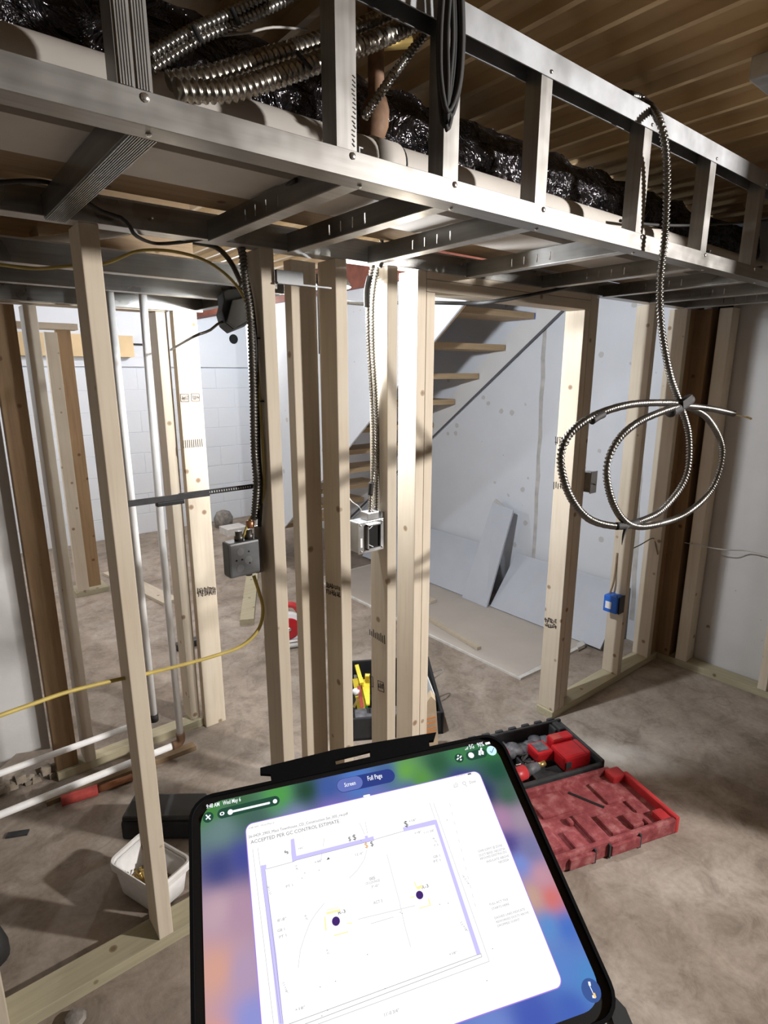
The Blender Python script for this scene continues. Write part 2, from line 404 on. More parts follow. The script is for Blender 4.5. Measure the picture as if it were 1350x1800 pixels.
pst('H', 2.722, 2.760); pst('I', 3.035, 3.073); pst('IC', 3.075, 3.148, dy=.01, depth=.075, mat='brown_z'); pst('LL', -.06, -.02)
def plate(par, x0, x1, z0, z1, mat, name, dy=0, depth=.089):
    a, b = yw(x0) + dy, yw(x1) + dy
    return MB().hexa([(x0, a, z0), (x1, b, z0), (x1, b + depth, z0), (x0, a + depth, z0), (x0, a, z1), (x1, b, z1), (x1, b + depth, z1), (x0, a + depth, z1)]).build(name, mat, par, bevel=.002)
plate(pf, -1.6, 1.354, 0, .037, 'treated_x', 'bottom_plate'); plate(pf, 2.16, 3.148, 0, .037, 'treated_x', 'bottom_plate')
plate(pf, 1.317, 2.210, 1.846, 1.882, 'pine_x', 'header'); plate(pf, 1.317, 2.210, 1.883, 1.905, 'pine_x', 'top_plate')
# nail / screw heads on N foot
MB().lathe(at(302, 1676, y=yw(.36) - .0005), (0, -1, 0), [(.004, 0), (.003, .0015)], 10).build('nail', 'screw_metal', studs['N'])

rf = thing('side_wall_frame', (3.19, 0, 0), 'pine studs on a plate along the right wall', 'wall frame')
stud(rf, 3.15, 3.239, 1.292, 1.375, .038, 1.905, 'brown_z'); stud(rf, 3.15, 3.239, 1.198, 1.258, .038, 1.905)  # first stud's brown tone paints the door wall's shadow on it
stud(rf, 3.15, 3.239, .805, .845, .038, 1.905); stud(rf, 3.15, 3.239, .395, .435, .038, 2.26); 
MB().box(3.15, 3.239, -.19, 1.375, 0, .037).build('bottom_plate', 'treated_y', rf, bevel=.002)

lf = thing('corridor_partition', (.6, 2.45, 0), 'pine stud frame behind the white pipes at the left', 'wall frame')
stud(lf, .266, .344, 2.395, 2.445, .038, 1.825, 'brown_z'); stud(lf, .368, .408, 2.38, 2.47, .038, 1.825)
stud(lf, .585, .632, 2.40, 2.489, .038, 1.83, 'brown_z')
stud(lf, .818, .862, 2.40, 2.489, .038, 1.832); L2 = stud(lf, .870, .966, 2.355, 2.393, .0, 1.836)
MB().box(.264, .868, 2.38, 2.448, 0, .037).build('bottom_plate', 'treated_x', lf, bevel=.002)
MB().box(.27, .868, 2.40, 2.489, 1.833, 1.85).build('top_plate', 'pine_x', lf)

ff = thing('far_partition', (.9, 4.6, 0), 'short pair of far studs on a stub plate in the back room', 'wall frame')
stud(ff, .795, .872, 4.49, 4.535, .038, 1.86); stud(ff, .876, .968, 4.555, 4.595, .038, 1.88, 'brown_z')  # brown tone paints the unlit face beside the lit pale stud
MB().box(.78, 1.0, 4.48, 4.66, 0, .037).build('bottom_plate', 'treated_x', ff)
MB().box(.6, 1.0, 4.48, 4.62, 1.88, 1.92).build('top_plate', 'pine_x', ff)

# grade stamps on the studs (ink marks lying on the wood)
def stamp(parent, plane, n, bars, mat='stamp_ink'):
    m = MB()
    for (x0, y0, x1, y1, wd) in bars:
        p, q = plane(x0, y0), plane(x1, y1)
        m.rod(p, q, wd, .0006, n)
    m.build('grade_stamp', mat, parent)
ny, nx = V((0, -1, 0)), V((-1, 0, 0))
pl2 = lambda a, b: at(a, b, y=2.3546)
def outline(x0, y0, x1, y1, sk=0, wd=.0025):
    return [(x0, y0, x1, y0 + sk, wd), (x1, y0 + sk, x1 + 1, y1 + sk, wd), (x1 + 1, y1 + sk, x0 + 1, y1, wd), (x0 + 1, y1, x0, y0, wd)]
def glyphs(x0, y0, x1, y1, n, wd=.003, sk=0):
    out = []
    for i in range(n):
        xx = x0 + (x1 - x0) * (i + .5) / n; dy = sk * (xx - x0) / (x1 - x0)
        a = random.uniform(0, .3); b = random.uniform(.7, 1)
        out.append((xx, y0 + dy + (y1 - y0) * a, xx + random.uniform(-1, 1), y0 + dy + (y1 - y0) * b, wd))
        if random.random() < .6:
            yy = y0 + dy + (y1 - y0) * random.random(); out.append((xx - 1.5, yy, xx + 2, yy, wd * .8))
    return out
stamp(L2, pl2, ny, outline(317, 693, 331, 706) + outline(336, 692, 350, 705) + glyphs(319, 696, 330, 704, 4) + glyphs(338, 695, 349, 703, 4))
stamp(L2, pl2, ny, [(322 + i * 3.6, 774 - i * .3, 323 + i * 3.6, 788 - i * .3, .003) for i in range(10)])
stamp(L2, pl2, ny, glyphs(346, 1033, 379, 1047, 11, .0045, -4) + glyphs(348, 1042, 380, 1050, 9, .004, -4))
pe = lambda a, b: at(a, b, x=1.1604)
stamp(studs['E'], pe, nx, [(650 + i * 3.2, 1103 + i * 1.4 + random.uniform(0, 6), 650.5 + i * 3.2, 1116 + i * 2, .004) for i in range(9)])
stamp(studs['E'], pe, nx, outline(650, 1187, 655, 1205, 3) + outline(664, 1196, 674, 1213, 4) + glyphs(665, 1199, 674, 1210, 4, .003, 3))
pd_ = lambda a, b: at(a, b, x=.9764)
stamp(studs['D'], pd_, nx, glyphs(573, 1022, 598, 1032, 8, .004, 7) + glyphs(573, 1034, 598, 1044, 8, .004, 7))
pj = lambda a, b: at(a, b, x=2.1714)
stamp(studs['RJ'], pj, nx, glyphs(975, 766, 1000, 782, 7, .004, 2))
stamp(studs['RJ'], pj, nx, glyphs(972, 845, 998, 860, 7, .004, 2))
stamp(studs['RJ'], pj, nx, glyphs(957, 1085, 978, 1094, 7, .005, 4) + glyphs(957, 1094, 978, 1102, 7, .005, 4))

# ================================================================== METAL SOFFIT
sf = thing('soffit_frame', (1.2, 1.1, 1.9), 'long galvanized steel stud soffit frame hung below the deck', 'soffit frame')
def ytrack(name, x0, x1, yf, z0, z1, depth, mat='galv_x', par=None, th=.0025, lipdir=1):
    """channel running along X: front web z0..z1 and a bottom flange"""
    par = par or sf; m = MB()
    a, b = yf(x0), yf(x1)
    def hx(y0, y1, zz0, zz1):
        m.hexa([(x0, a + y0, zz0), (x1, b + y0, zz0), (x1, b + y1, zz0), (x0, a + y1, zz0), (x0, a + y0, zz1), (x1, b + y0, zz1), (x1, b + y1, zz1), (x0, a + y1, zz1)])
    hx(0, th, z0, z1); hx(depth - th, depth, z0 + th, z1)
    if mat == 'galv_x': hx(th, depth, z0, z0 + th); return m.build(name, mat, par, bevel=.0006)
    o = m.build(name, mat, par, bevel=.0006); m = MB(); 
    hx(-.0005, depth, z0 - .001, z0); hx(-.002, -.0005, z0 + (z1 - z0) * .92, z1)  # underside and thin top strip painted pale as reflected light
    m.build('flange', 'galv_lit', o); return o
ytrack('lower_track', -1.2, 3.2, ys, 1.898, 1.936, .045)
# upper track: legs point down, web against the deck
m = MB(); a, b = ys(-1.2), ys(3.2)
for y0, y1, z0, z1 in ((0, .0025, 2.166, 2.212), (.0025, .045, 2.209, 2.212), (.042, .045, 2.166, 2.209)):
    m.hexa([(-1.2, a + y0, z0), (3.2, b + y0, z0), (3.2, b + y1, z0), (-1.2, a + y1, z0), (-1.2, a + y0, z1), (3.2, b + y0, z1), (3.2, b + y1, z1), (-1.2, a + y1, z1)])
m.build('upper_track', 'galv_patchy', sf)
ytrack('ledger_track', -1.2, 3.2, lambda x: yw(x) - .004, 1.906, 1.962, .05, 'galv_dark')
def screw(p, n, par, r=.0055):
    MB().lathe(p, n, [(r, 0), (r, .0012), (r * .6, .0028)], 10).build('screw', 'screw_metal', par, True)
lt = bpy.data.objects['lower_track']; ut = bpy.data.objects['upper_track']; bt = bpy.data.objects['ledger_track']
def vstud(x0, x1, ribs=0):
    y = ys(x0) + .003; m = MB()
    w_ = .0022
    m.box(x0, x1, y, y + w_, 1.905, 2.206)               # front flange
    if ribs:
        for i in range(ribs):
            xx = x0 + .004 + (x1 - x0 - .008) * i / (ribs - 1)
            if abs(i - (ribs - 1) / 2) < 1: continue
            m.box(xx - .0009, xx + .0009, y - .0022, y, 1.937, 2.166)
    m.box(x0, x0 + w_, y + w_, y + .036, 1.905, 2.206)    # web on the left
    m.box(x0, x1, y + .036, y + .036 + w_, 1.905, 2.206)
    o = m.build('vertical_stud', 'galv_z', sf)
    screw((x0 + (x1 - x0) * .72, ys(x0) - .0005, 1.928), (0, -1, 0), lt); screw((x0 + (x1 - x0) * .7, ys(x0) - .0005, 2.176), (0, -1, 0), ut, .004)
    return o
vstud(.257, .299, 11)
v2 = vstud(.574, .612); v3 = vstud(.800, .838)
for x_ in (1.062, 1.462, 1.822, 2.185, 2.56, 2.92): vstud(x_, x_ + .036)
vstud(-.12, -.08, 11)
# lettering punched down the second vertical stud
stamp(v2, lambda a, b: at(a, b, y=ys(.59) + .0025), ny, [(621 + random.uniform(-2.5, 1), 132 + i * 8, 624 + random.uniform(-1, 2.5), 136 + i * 8 + random.uniform(0, 3), .0014) for i in range(16)], 'emboss')
def cross(x0, x1, ribs=0, slots=True):
    y0, y1 = ys(x0) + .004, yw(x0) - .002; m = MB(); w_ = .002; z0, z1 = 1.901, 1.946
    fl = MB().box(x0, x1, y0, y1, z0, z0 + w_)
    if not ribs: fl.build('bottom_flange', 'galv_lit', sf)  # pale underside paints light from the floor
    else: m.box(x0, x1, y0, y1, z0, z0 + w_)
    if ribs:
        for i in range(ribs):
            xx = x0 + .003 + (x1 - x0 - .006) * i / (ribs - 1)
            m.box(xx - .0009, xx + .0009, y0 + .042, y1, z0 - .003, z0)
    if slots:
        y = y0; k = 0
        holes = [(y0 + .26 + i * .045, y0 + .264 + i * .045) for i in range(4)]
        last = y0
        for h0, h1 in holes:
            m.box(x0, x0 + w_, last, h0, z0 + w_, z1); m.box(x0, x0 + w_, h0, h1, z0 + w_, z0 + .010); m.box(x0, x0 + w_, h0, h1, z0 + .032, z1); last = h1
        m.box(x0, x0 + w_, last, y1, z0 + w_, z1)
    else: m.box(x0, x0 + w_, y0, y1, z0 + w_, z1)
    m.box(x0 + w_, x0 + .008, y0, y1, z1 - w_, z1)
    o = m.build('cross_member', 'galv_y', sf); screw(((x0 + x1) / 2, y0 + .022, 1.8975), (0, 0, -1), lt, .004); return o
cross(.277, .317, 11, False)
for x_ in (.617, .828, 1.086, 1.486, 1.885, 2.285, 2.66, 3.0): cross(x_, x_ + .034)
cross(-.13, -.09, 11, False)
for px_, py_ in ((268, 383), (700, 455), (815, 468), (930, 480)):
    screw(at(px_, py_, y=yw(1) - .005), (0, -1, 0), bt, .003)

# corridor soffit: three channels along X and one end piece
cf = thing('corridor_soffit', (.3, 2.1, 1.85), 'low galvanized channel framing above the corridor at the left', 'soffit frame')
for y_, z_ in ((1.74, 1.862), (2.08, 1.858), (2.372, 1.838)):
    ytrack('channel', -1.2, 1.0 - (2.372 - y_) * .02, lambda x, y=y_: y, z_, z_ + .058, .036, 'galv_dark', par=cf)
m = MB().box(1.0, 1.0025, 1.72, 2.41, 1.845, 1.91).box(.966, 1.0, 1.72, 2.41, 1.842, 1.845); m.build('end_channel', 'galv_y', cf)

# things lying in the soffit
dp = thing('drain_pipe', (.8, .98, 1.95), 'long beige pipe lying just behind the lower soffit track', 'pipe')
MB().tube([(-1.6, .99, 1.993), (3.2, .97, 1.993)], .042, 28).build('barrel', 'pipe_beige', dp, True)
xc = at(690, 262, y=.975).x
MB().tube([(xc - .06, .98, 1.993), (xc, .98, 1.993)], .046, 28).build('coupling', 'pipe_beige', dp, True)
MB().tube([(xc, .98, 1.993), (xc + .006, .98, 1.993)], .0445, 28).build('coupling_gap', 'dark_slot', dp, True)
MB().box(-1.6, 3.2, 1.035, 1.2, 1.950, 1.972).build('sheet_duct', 'pipe_beige', label='flat beige duct bottom seen between the soffit cross members', cat='duct')
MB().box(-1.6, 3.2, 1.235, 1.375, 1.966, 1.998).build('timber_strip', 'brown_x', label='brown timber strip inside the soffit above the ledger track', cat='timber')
m = MB(); n1, n2 = 150, 28; rings = []
for i in range(n1):
    xx = -1.6 + 4.8 * i / (n1 - 1); ring = []
    for k in range(n2):
        th = 2 * pi * k / n2
        rr = .110 + .007 * sin(xx * 31 + 2 * sin(th * 3)) + .006 * sin(th * 7 + xx * 23) + random.uniform(-.006, .006) - .012 * (abs(sin(xx * 4.2)) > .985)
        ring.append((xx, 1.24 + rr * cos(th), 2.145 + rr * sin(th)))
    rings += ring
m.add(rings, [(i * n2 + k, i * n2 + (k + 1) % n2, (i + 1) * n2 + (k + 1) % n2, (i + 1) * n2 + k) for i in range(n1 - 1) for k in range(n2)])
m.build('insulated_duct', 'foil', smooth=False, label='black foil wrapped round duct running inside the soffit', cat='duct')
# sprinkler branch
sp = thing('sprinkler_fitting', at(665, 230, y=1.02), 'brown pipe fitting hanging beside the second soffit stud', 'pipe fitting')
a1 = at(661, 70, y=1.02); a2 = at(661, 190, y=1.02); a3 = at(655, 230, y=1.02)
MB().tube([a1 + V((0, 0, .06)), a2], .016, 14).build('drop_pipe', 'sprinkler', sp, True)
MB().lathe(a2, (a3 - a2), [(.018, -.02), (.027, 0), (.03, .03), (.024, .06), (.01, .07)], 18).build('cap', 'sprinkler', sp, True)
MB().tube([at(650, 78, y=1.02), at(718, 72, y=1.02)], .013, 12).build('branch', 'brass', sp, True)

# armoured conduits in the soffit
def pp(pts, **k): return [at(a, b, **k) for a, b in pts]
armoured('flexible_conduit', pp([(300, 146), (380, 132), (450, 108), (560, 75), (660, 38), (790, -28)], y=.915), .0135, 'conduit', pitch=.0115, amp=.0028, label='upper of two thick steel flexible conduits sweeping across the soffit', cat='conduit', group='thick conduits')
armoured('flexible_conduit', pp([(312, 160), (400, 160), (470, 140), (570, 105), (680, 62), (800, 4)], y=.885), .0135, 'conduit', pitch=.0115, amp=.0028, label='lower of two thick steel flexible conduits sweeping across the soffit', cat='conduit', group='thick conduits')
armoured('armoured_cable', pp([(262, 96), (340, 52), (400, 25), (470, -10)], y=.93), .007, label='upper thin armoured cable tied beside the ribbed soffit stud', cat='cable')
armoured('armoured_cable', pp([(264, 122), (350, 68), (420, 38), (500, 0), (520, -12)], y=.935), .007, label='lower thin armoured cable tied beside the ribbed soffit stud', cat='cable')
armoured('armoured_cable', pp([(800, 0), (770, 32), (735, 75), (700, 120), (668, 165), (640, 206)], y=.864), .0062, label='thin armoured cable slanting down to the second soffit stud', cat='cable')
for px_, py_, dx, dy in ((345, 58, 8, 16), (413, 28, 8, 16)):
    MB().tube([at(px_ - 6, py_ - 14, y=.918), at(px_ + dx, py_ + dy, y=.918)], .0035, 8).build('cable_tie', 'black_plastic', label='black tie round the thin cables, %s' % ('nearer the ribbed stud' if px_ < 400 else 'farther from the ribbed stud'), cat='tie')
MB().tube(pp([(520, 90), (548, 122)], y=.868), .003, 8).build('cable_tie', 'black_plastic', label='black tie round the two thick conduits', cat='tie')
cable('thin_wire', pp([(365, 64), (430, 58), (480, 48), (540, 52)], y=.95), .002, 'grey_wire', label='thin grey wire trailing from the tied soffit cables', cat='wire')
# hanging black cable hank
hk = thing('cable_hank', at(790, 230, y=.79), 'hank of black cables hanging in front of the third soffit stud', 'cable')
for i, (xa, xb, yb) in enumerate(((771, 800, 222), (776, 808, 228), (781, 814, 205), (786, 796, 214), (774, 812, 196))):
    cable('strand', pp([(xa + 5, -20), (xa, 60), (xa + 1, 140), ((xa + xb) / 2 - 6, yb), (xb - 6, 150), (xb, 70), (xb - 2, -20)], y=.785 - i * .004), .0042, 'black_rubber', hk)
cable('strand', pp([(778, 215), (779, 260), (780, 300)], y=.83), .006, 'black_rubber', hk)

# armoured cable with big hanging loop
lp = thing('hanging_cable_coil', at(1100, 925, y=.76), 'armoured cable hanging from the soffit and coiled into two loops', 'cable')
path = pp([(1095, 165), (1130, 176)], y=.85) + pp([(1160, 215), (1172, 290), (1170, 400), (1160, 500), (1163, 580), (1178, 660), (1196, 712), (1211, 770), (1205, 840), (1165, 895), (1120, 918), (1085, 925), (1035, 912), (1000, 870), (984, 810), (998, 765), (1040, 732), (1100, 712), (1160, 708), (1195, 712), (1240, 735), (1266, 790), (1250, 855), (1205, 900), (1150, 921), (1105, 922), (1075, 890), (1060, 830), (1075, 780), (1110, 745), (1160, 722), (1195, 714), (1240, 718), (1283, 727)], y=.76)
for i in range(len(path)):
    if i > 12: path[i] = path[i] + V((0, -.012 * ((i - 12) / 22), 0))
armoured('armour', path, .0078, 'mc_coil', parent=lp, pitch=.0095, amp=.0023)
MB().tube(pp([(1283, 727), (1318, 735)], y=.748), .002, 8).tube(pp([(1312, 733), (1320, 736)], y=.748), .004, 8).build('bare_end', 'brass', lp)
MB().tube(spline(pp([(1178, 724), (1196, 714), (1212, 702)], y=.753), .004), .016, 12).build('tape_wrap', 'black_rubber', lp, True)
MB().rod(at(1200, 712, y=.738), at(1216, 700, y=.738), .022, .002, (0, -1, 0)).build('tape_tail', 'black_rubber', lp)
MB().tube(spline(pp([(1083, 925), (1105, 923), (1120, 918)], y=.755), .004), .0105, 10).build('tape_wrap', 'black_rubber', lp, True)
MB().tube(spline(pp([(1102, 924), (1096, 940), (1093, 958)], y=.75), .005), lambda t: .006 * (1.1 - t), 8).build('tape_tail', 'black_rubber', lp, True)
MB().tube(spline(pp([(1040, 740), (1050, 733), (1060, 728)], y=.752), .004), .0095, 10).build('tape_wrap', 'black_rubber', lp, True)

cable('black_cable', pp([(1090, 388), (1150, 395), (1220, 396), (1290, 392), (1400, 384)], y=.905), .004, 'black_rubber', label='thin black cable running behind the right soffit studs', cat='cable')
cb_ = thing('ceiling_box', at(1349, 120, z=2.25), 'small grey box fixed under the deck at the right edge', 'electrical box')
p = at(1372, 98, z=2.25); MB().box(p.x - .02, p.x + .09, p.y - .05, p.y + .05, 2.215, 2.262).build('body', 'box_grey', cb_, bevel=.004)
MB().lathe(V((p.x + .03, p.y, 2.205)), (0, 0, 1), [(.016, 0), (.018, .004), (.018, .012)], 12).build('knockout_ring', 'galv', cb_)

# ================================================================== CABLES ON THE STUDS
bx = .744
armoured('armoured_cable', pp([(424, 424), (432, 500)], x=bx - .026) + pp([(440, 560), (445, 680), (447, 790), (451, 850), (447, 912)], x=bx - .022), .0092, 'mc_dark', label='armoured cable toned dark for shade running down to the grey box on stud', cat='cable')
cable('black_cable', pp([(418, 424), (440, 520), (449, 600), (452, 700), (455, 800), (459, 860), (456, 925)], x=bx - .005), .006, 'black_rubber', label='black cable stapled beside the dark armoured cable above the grey box', cat='cable')
cable('yellow_cable', [at(0, 465, y=1.70), at(60, 472, y=1.70), at(120, 468, y=1.66), at(185, 463, y=1.66), at(245, 441, y=1.66), at(310, 443, y=1.62), at(370, 463, y=1.58), at(418, 505, y=1.54), at(441, 560, x=.742), at(452, 640, x=.744), at(459, 740, x=.744), at(464, 830, x=.744), at(461, 880, x=.742), at(440, 912, y=1.46), at(427, 945, y=1.465)], .0040, 'yellow_dim', label='yellow cable arching from the corridor soffit down to the grey box', cat='cable')
cable('yellow_cable', [at(446, 1012, y=1.465), at(455, 1040, y=1.465), at(462, 1070, y=1.465), at(455, 1105, y=1.46), at(425, 1135, y=1.46), at(370, 1155, y=1.46), at(300, 1174, y=1.46), at(250, 1186, y=1.46), at(205, 1195, y=1.46), at(120, 1216, y=1.44), at(50, 1240, y=1.41), at(-40, 1272, y=1.38)], .0052, 'yellow_cable', label='yellow cable looping from the grey box through the nearest stud', cat='cable')
for px_, py_ in ((452, 595), (459, 705)):
    p = at(px_, py_, x=.75); MB().box(.742, .753, p.y - .014, p.y + .014, p.z - .002, p.z + .002).build('cable_staple', 'black_rubber', studs['B'])

# grey junction box on stud B
jb = thing('junction_box', (.68, 1.47, 1.04), 'plain grey steel junction box with small holes beside a stud', 'electrical box')
x0, x1, z0, z1 = .634, .730, 1.042, 1.142; y0 = 1.442
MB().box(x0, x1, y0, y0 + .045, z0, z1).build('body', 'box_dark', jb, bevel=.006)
MB().box(x1 - .002, .7505, y0 + .03, y0 + .034, z0 - .012, z1 + .03).build('bracket', 'galv', jb)
for cx, cz, r in ((.668, 1.115, .011), (.690, 1.087, .012), (.665, 1.068, .011)):
    m = MB(); m.lathe((cx, y0 - .0006, cz), (0, 1, 0), [(r, 0), (r, .001)], 20); m.build('knockout', 'box_mark', jb)
for cx, cz in ((.693, 1.112), (.655, 1.092), (.694, 1.078), (.672, 1.092)):
    MB().lathe((cx, y0 - .0012, cz), (0, 1, 0), [(.0026, 0), (.0026, .002)], 10).build('hole', 'dark_slot', jb)
for cx in (.676, .706):
    MB().lathe((cx, y0 + .022, z1), (0, 0, 1), [(.013, 0), (.013, .012), (.010, .014), (.010, .026)], 14).build('connector', 'mc_dark', jb, True)
MB().lathe((.712, y0 + .022, z1 + .03), (0, 0, 1), [(.009, 0), (.012, .005), (.012, .02), (.008, .022)], 12).build('connector', 'copper', jb, True)
MB().lathe((.700, y0 + .022, z0), (0, 0, -1), [(.010, 0), (.010, .008)], 12).build('connector', 'mc_dark', jb, True)

# open switch box on stud E
sb = thing('switch_box', (1.11, 1.44, 1.03), 'open steel switch box with a mud ring below two armoured cables', 'electrical box')
yf = yw(1.1) - .006; x0, x1, z0, z1 = 1.052, 1.150, 1.040, 1.140
MB().box(x0, x1, yf + .016, yf + .072, z0, z1).build('body', 'box_grey', sb, bevel=.004)
fr = MB(); t_ = .004
fr.box(x0 - .002, x1 + .002, yf + .012, yf + .016, z0 - .002, z1 + .002).build('ring_plate', 'galv', sb, bevel=.0015)
m = MB(); a0, a1, c0, c1 = x0 + .026, x1 - .016, z0 + .010, z1 - .008
for q in ((a0, a0 + t_, c0, c1), (a1 - t_, a1, c0, c1), (a0, a1, c0, c0 + t_), (a0, a1, c1 - t_, c1)):
    m.box(q[0], q[1], yf, yf + .013, q[2], q[3])
m.build('raised_ring', 'galv', sb)
MB().box(a0 + t_, a1 - t_, yf + .0085, yf + .0115, c0 + t_, c1 - t_).build('opening', 'dark_slot', sb)
m = MB()
for zz, s_ in ((c1 - .016, 1), (c0 + .018, -1)):
    m.tube(spline([(a0 + .005, yf + .007, zz), (a0 + .014, yf + .004, zz + .006 * s_), (a0 + .026, yf + .007, zz + .012 * s_)], .003), .0014, 6)
m.build('wire_end', 'white_pvc', sb, True)
for cx, cz in ((x0 + .006, z1 - .008), (x1 - .005, z1 - .006), (x0 + .008, z0 + .006), (x1 - .006, z0 + .008)):
    screw((cx, yf + .0115, cz), (0, -1, 0), sb, .0035)
MB().box(x0 + .004, x0 + .012, yf + .0105, yf + .0125, z0 + .02, z0 + .05).build('sticker', 'label_white', sb)
MB().box(x0 + .040, x1 - .01, yf + .02, yf + .06, z1, z1 + .026).build('cable_clamp', 'galv', sb, bevel=.003)
MB().box(x1, 1.1605, yf + .02, yf + .06, z0 + .01, z1 + .02).build('bracket', 'galv', sb)
p = [(656, 462), (648, 520), (648, 600), (653, 680), (657, 760), (656, 830), (652, 865), (650, 905)]
armoured('armoured_cable', pp(p, y=yw(1.1) + .03), .0062, label='left armoured cable with black tape dropping to the open switch box', cat='cable')
p = [(672, 420), (664, 470), (656, 530), (656, 610), (660, 690), (662, 780), (661, 850), (660, 905)]
armoured('armoured_cable', pp(p, y=yw(1.1) + .045), .0062, label='right armoured cable dropping to the open switch box', cat='cable')
MB().tube(spline(pp([(650, 486), (645, 510), (645, 540)], y=yw(1.1) + .026), .005), .0085, 10).build('tape_wrap', 'black_rubber', smooth=True, label='black tape wrapped near the top of the left armoured cable', cat='tape')
MB().tube(spline(pp([(653, 848), (651, 870)], y=yw(1.1) + .028), .005), .0085, 10).build('tape_wrap', 'black_rubber', smooth=True, label='black tape wrapped just above the open switch box', cat='tape')
cable('thin_wire', pp([(598, 640), (608, 720), (612, 800), (612, 870), (632, 892), (640, 908)], y=1.5), .0018, 'white_pvc', label='thin pale wire curving into the open switch box', cat='wire')
cable('armoured_loop', pp([(700, 408), (680, 440), (668, 470)], y=1.36), .006, 'mc_dark', label='short dark cable coming down between soffit members to the switch cables', cat='cable')

# blue box on stud H
bl = thing('blue_outlet_box', (2.70, 1.40, .4), 'blue plastic outlet box nailed to a stud with white label', 'electrical box')
yb = yw(2.7)
MB().box(2.655, 2.721, yb + .004, yb + .078, .400, .488).build('body', 'blue_plastic', bl, bevel=.005)
MB().box(2.668, 2.721, yb - .003, yb + .004, .398, .490).build('rim', 'black_plastic', bl, bevel=.002)
MB().box(2.6535, 2.655, yb + .034, yb + .066, .420, .458).build('label_sticker', 'label_white', bl)
MB().box(2.663, 2.668, yb + .010, yb + .016, .488, .5).build('clip', 'blue_plastic', bl)
cable('brown_cable', [at(1085, 972, x=2.72), at(1082, 1000, x=2.715), at(1078, 1025, x=2.70), at(1071, 1046, x=2.69)], .005, 'brown_wire', label='brown cable entering the top of the blue outlet box', cat='cable')
cable('thin_wire', [at(1108, 966, x=2.76), at(1125, 958, x=2.9), at(1148, 946, x=3.03), at(1152, 958, x=3.03), at(1156, 975, x=3.03)], .003, 'brown_wire', label='thin brown wire strung between the studs right of the doorway', cat='wire')
cable('thin_wire', [at(1185, 950, x=3.2), at(1225, 958, x=3.14), at(1270, 966, x=3.14), at(1310, 968, x=3.2), at(1345, 975, x=3.2), at(1390, 985, x=3.2)], .003, 'grey_wire', label='thin grey wire running along the right wall studs', cat='wire')
gb = thing('wall_switch_plate', at(1044, 862, y=yw(2.36)), 'small grey steel device box on the right door stud', 'electrical box')
p = at(1044, 846, y=yw(2.36) + .03)
MB().box(2.3425, 2.40, yw(2.36) + .02, yw(2.36) + .07, p.z - .045, p.z + .045).build('body', 'galv', gb, bevel=.003)
MB().box(2.345, 2.395, yw(2.36) + .016, yw(2.36) + .02, p.z - .05, p.z + .05).build('flange', 'galv', gb)
MB().tube([(2.36, yw(2.36) + .012, p.z - .005), (2.378, yw(2.36) + .012, p.z - .012)], .002, 6).build('wire_stub', 'black_rubber', gb)

# black cable across the doorway
cable('black_cable', [at(585, 529, y=1.62), at(640, 534, y=1.62), at(700, 532, y=1.6), at(757, 532, y=1.52), at(830, 533, y=1.45), at(880, 528, y=1.365), at(950, 515, y=1.35), at(990, 506, y=1.33), at(1006, 498, y=1.30)], .0062, 'black_rubber', label='black cable sagging across the top of the doorway', cat='cable')
cable('black_cable', [at(-20, 322, y=1.33), at(60, 318, y=1.33), at(110, 330, y=1.345), at(180, 372, y=1.385), at(212, 382, y=1.385), at(228, 398, y=1.385), at(240, 415, y=1.42), at(275, 428, y=1.6), at(330, 424, y=1.45), at(380, 412, y=1.40), at(430, 380, y=1.3), at(520, 316, y=1.0)], .0042, 'black_rubber', label='thin black wire draped along the ledger track at the left', cat='wire')
cable('black_cable', [at(340, 425, y=1.6), at(380, 435, y=1.6), at(405, 460, y=1.55), at(425, 500, y=1.52)], .007, 'mc_dark', label='dark cable bending down beside the stud with the grey box', cat='cable')
cable('white_hose', [at(-20, 435, y=2.0), at(40, 428, y=2.0), at(110, 420, y=1.95), at(200, 408, y=1.8), at(250, 398, y=1.75)], .014, 'pipe_beige', label='pale flexible hose slung above the corridor soffit', cat='hose')
MB().box(.05, .26, 2.25, 2.4, 1.93, 2.08).build('timber_block', 'pine_x', label='pale timber block above the corridor soffit channels', cat='timber')
MB().box(.42, .62, 2.25, 2.4, 1.935, 2.06).build('timber_block', 'brown_x', label='brown timber block above the corridor soffit, right of the nearest stud', cat='timber')

# telescopic hanger bar with clamp
hb = thing('hanger_bar', (.57, 1.47, 1.28), 'black telescopic hanger bar clamped to white pipe between two studs', 'bracket')
MB().box(.38, .60, 1.462, 1.468, 1.280, 1.295).build('outer_bar', 'grey_dark', hb)
MB().box(.52, .7515, 1.468, 1.472, 1.283, 1.296).build('inner_bar', 'grey_dark', hb)
MB().box(.46, .53, 1.458, 1.476, 1.270, 1.281).build('clamp', 'black_plastic', hb, bevel=.002)
for i in range(18):
    MB().box(.60 + i * .007, .603 + i * .007, 1.4665, 1.468, 1.287, 1.292).build('slot', 'label_white' if i % 1 else 'white_pvc', hb)

# metal strap in front of studs C and D
MB().hexa([(.79, 1.388, 1.822), (.955, 1.388, 1.822), (.955, 1.392, 1.822), (.79, 1.392, 1.822), (.79, 1.388, 1.826), (.955, 1.388, 1.826), (.955, 1.392, 1.826), (.79, 1.392, 1.826)]).box(.79, .868, 1.392, 1.4035, 1.822, 1.856).build('metal_strap', 'box_dark', label='short bright metal strap across the flat stud under the soffit', cat='strap')

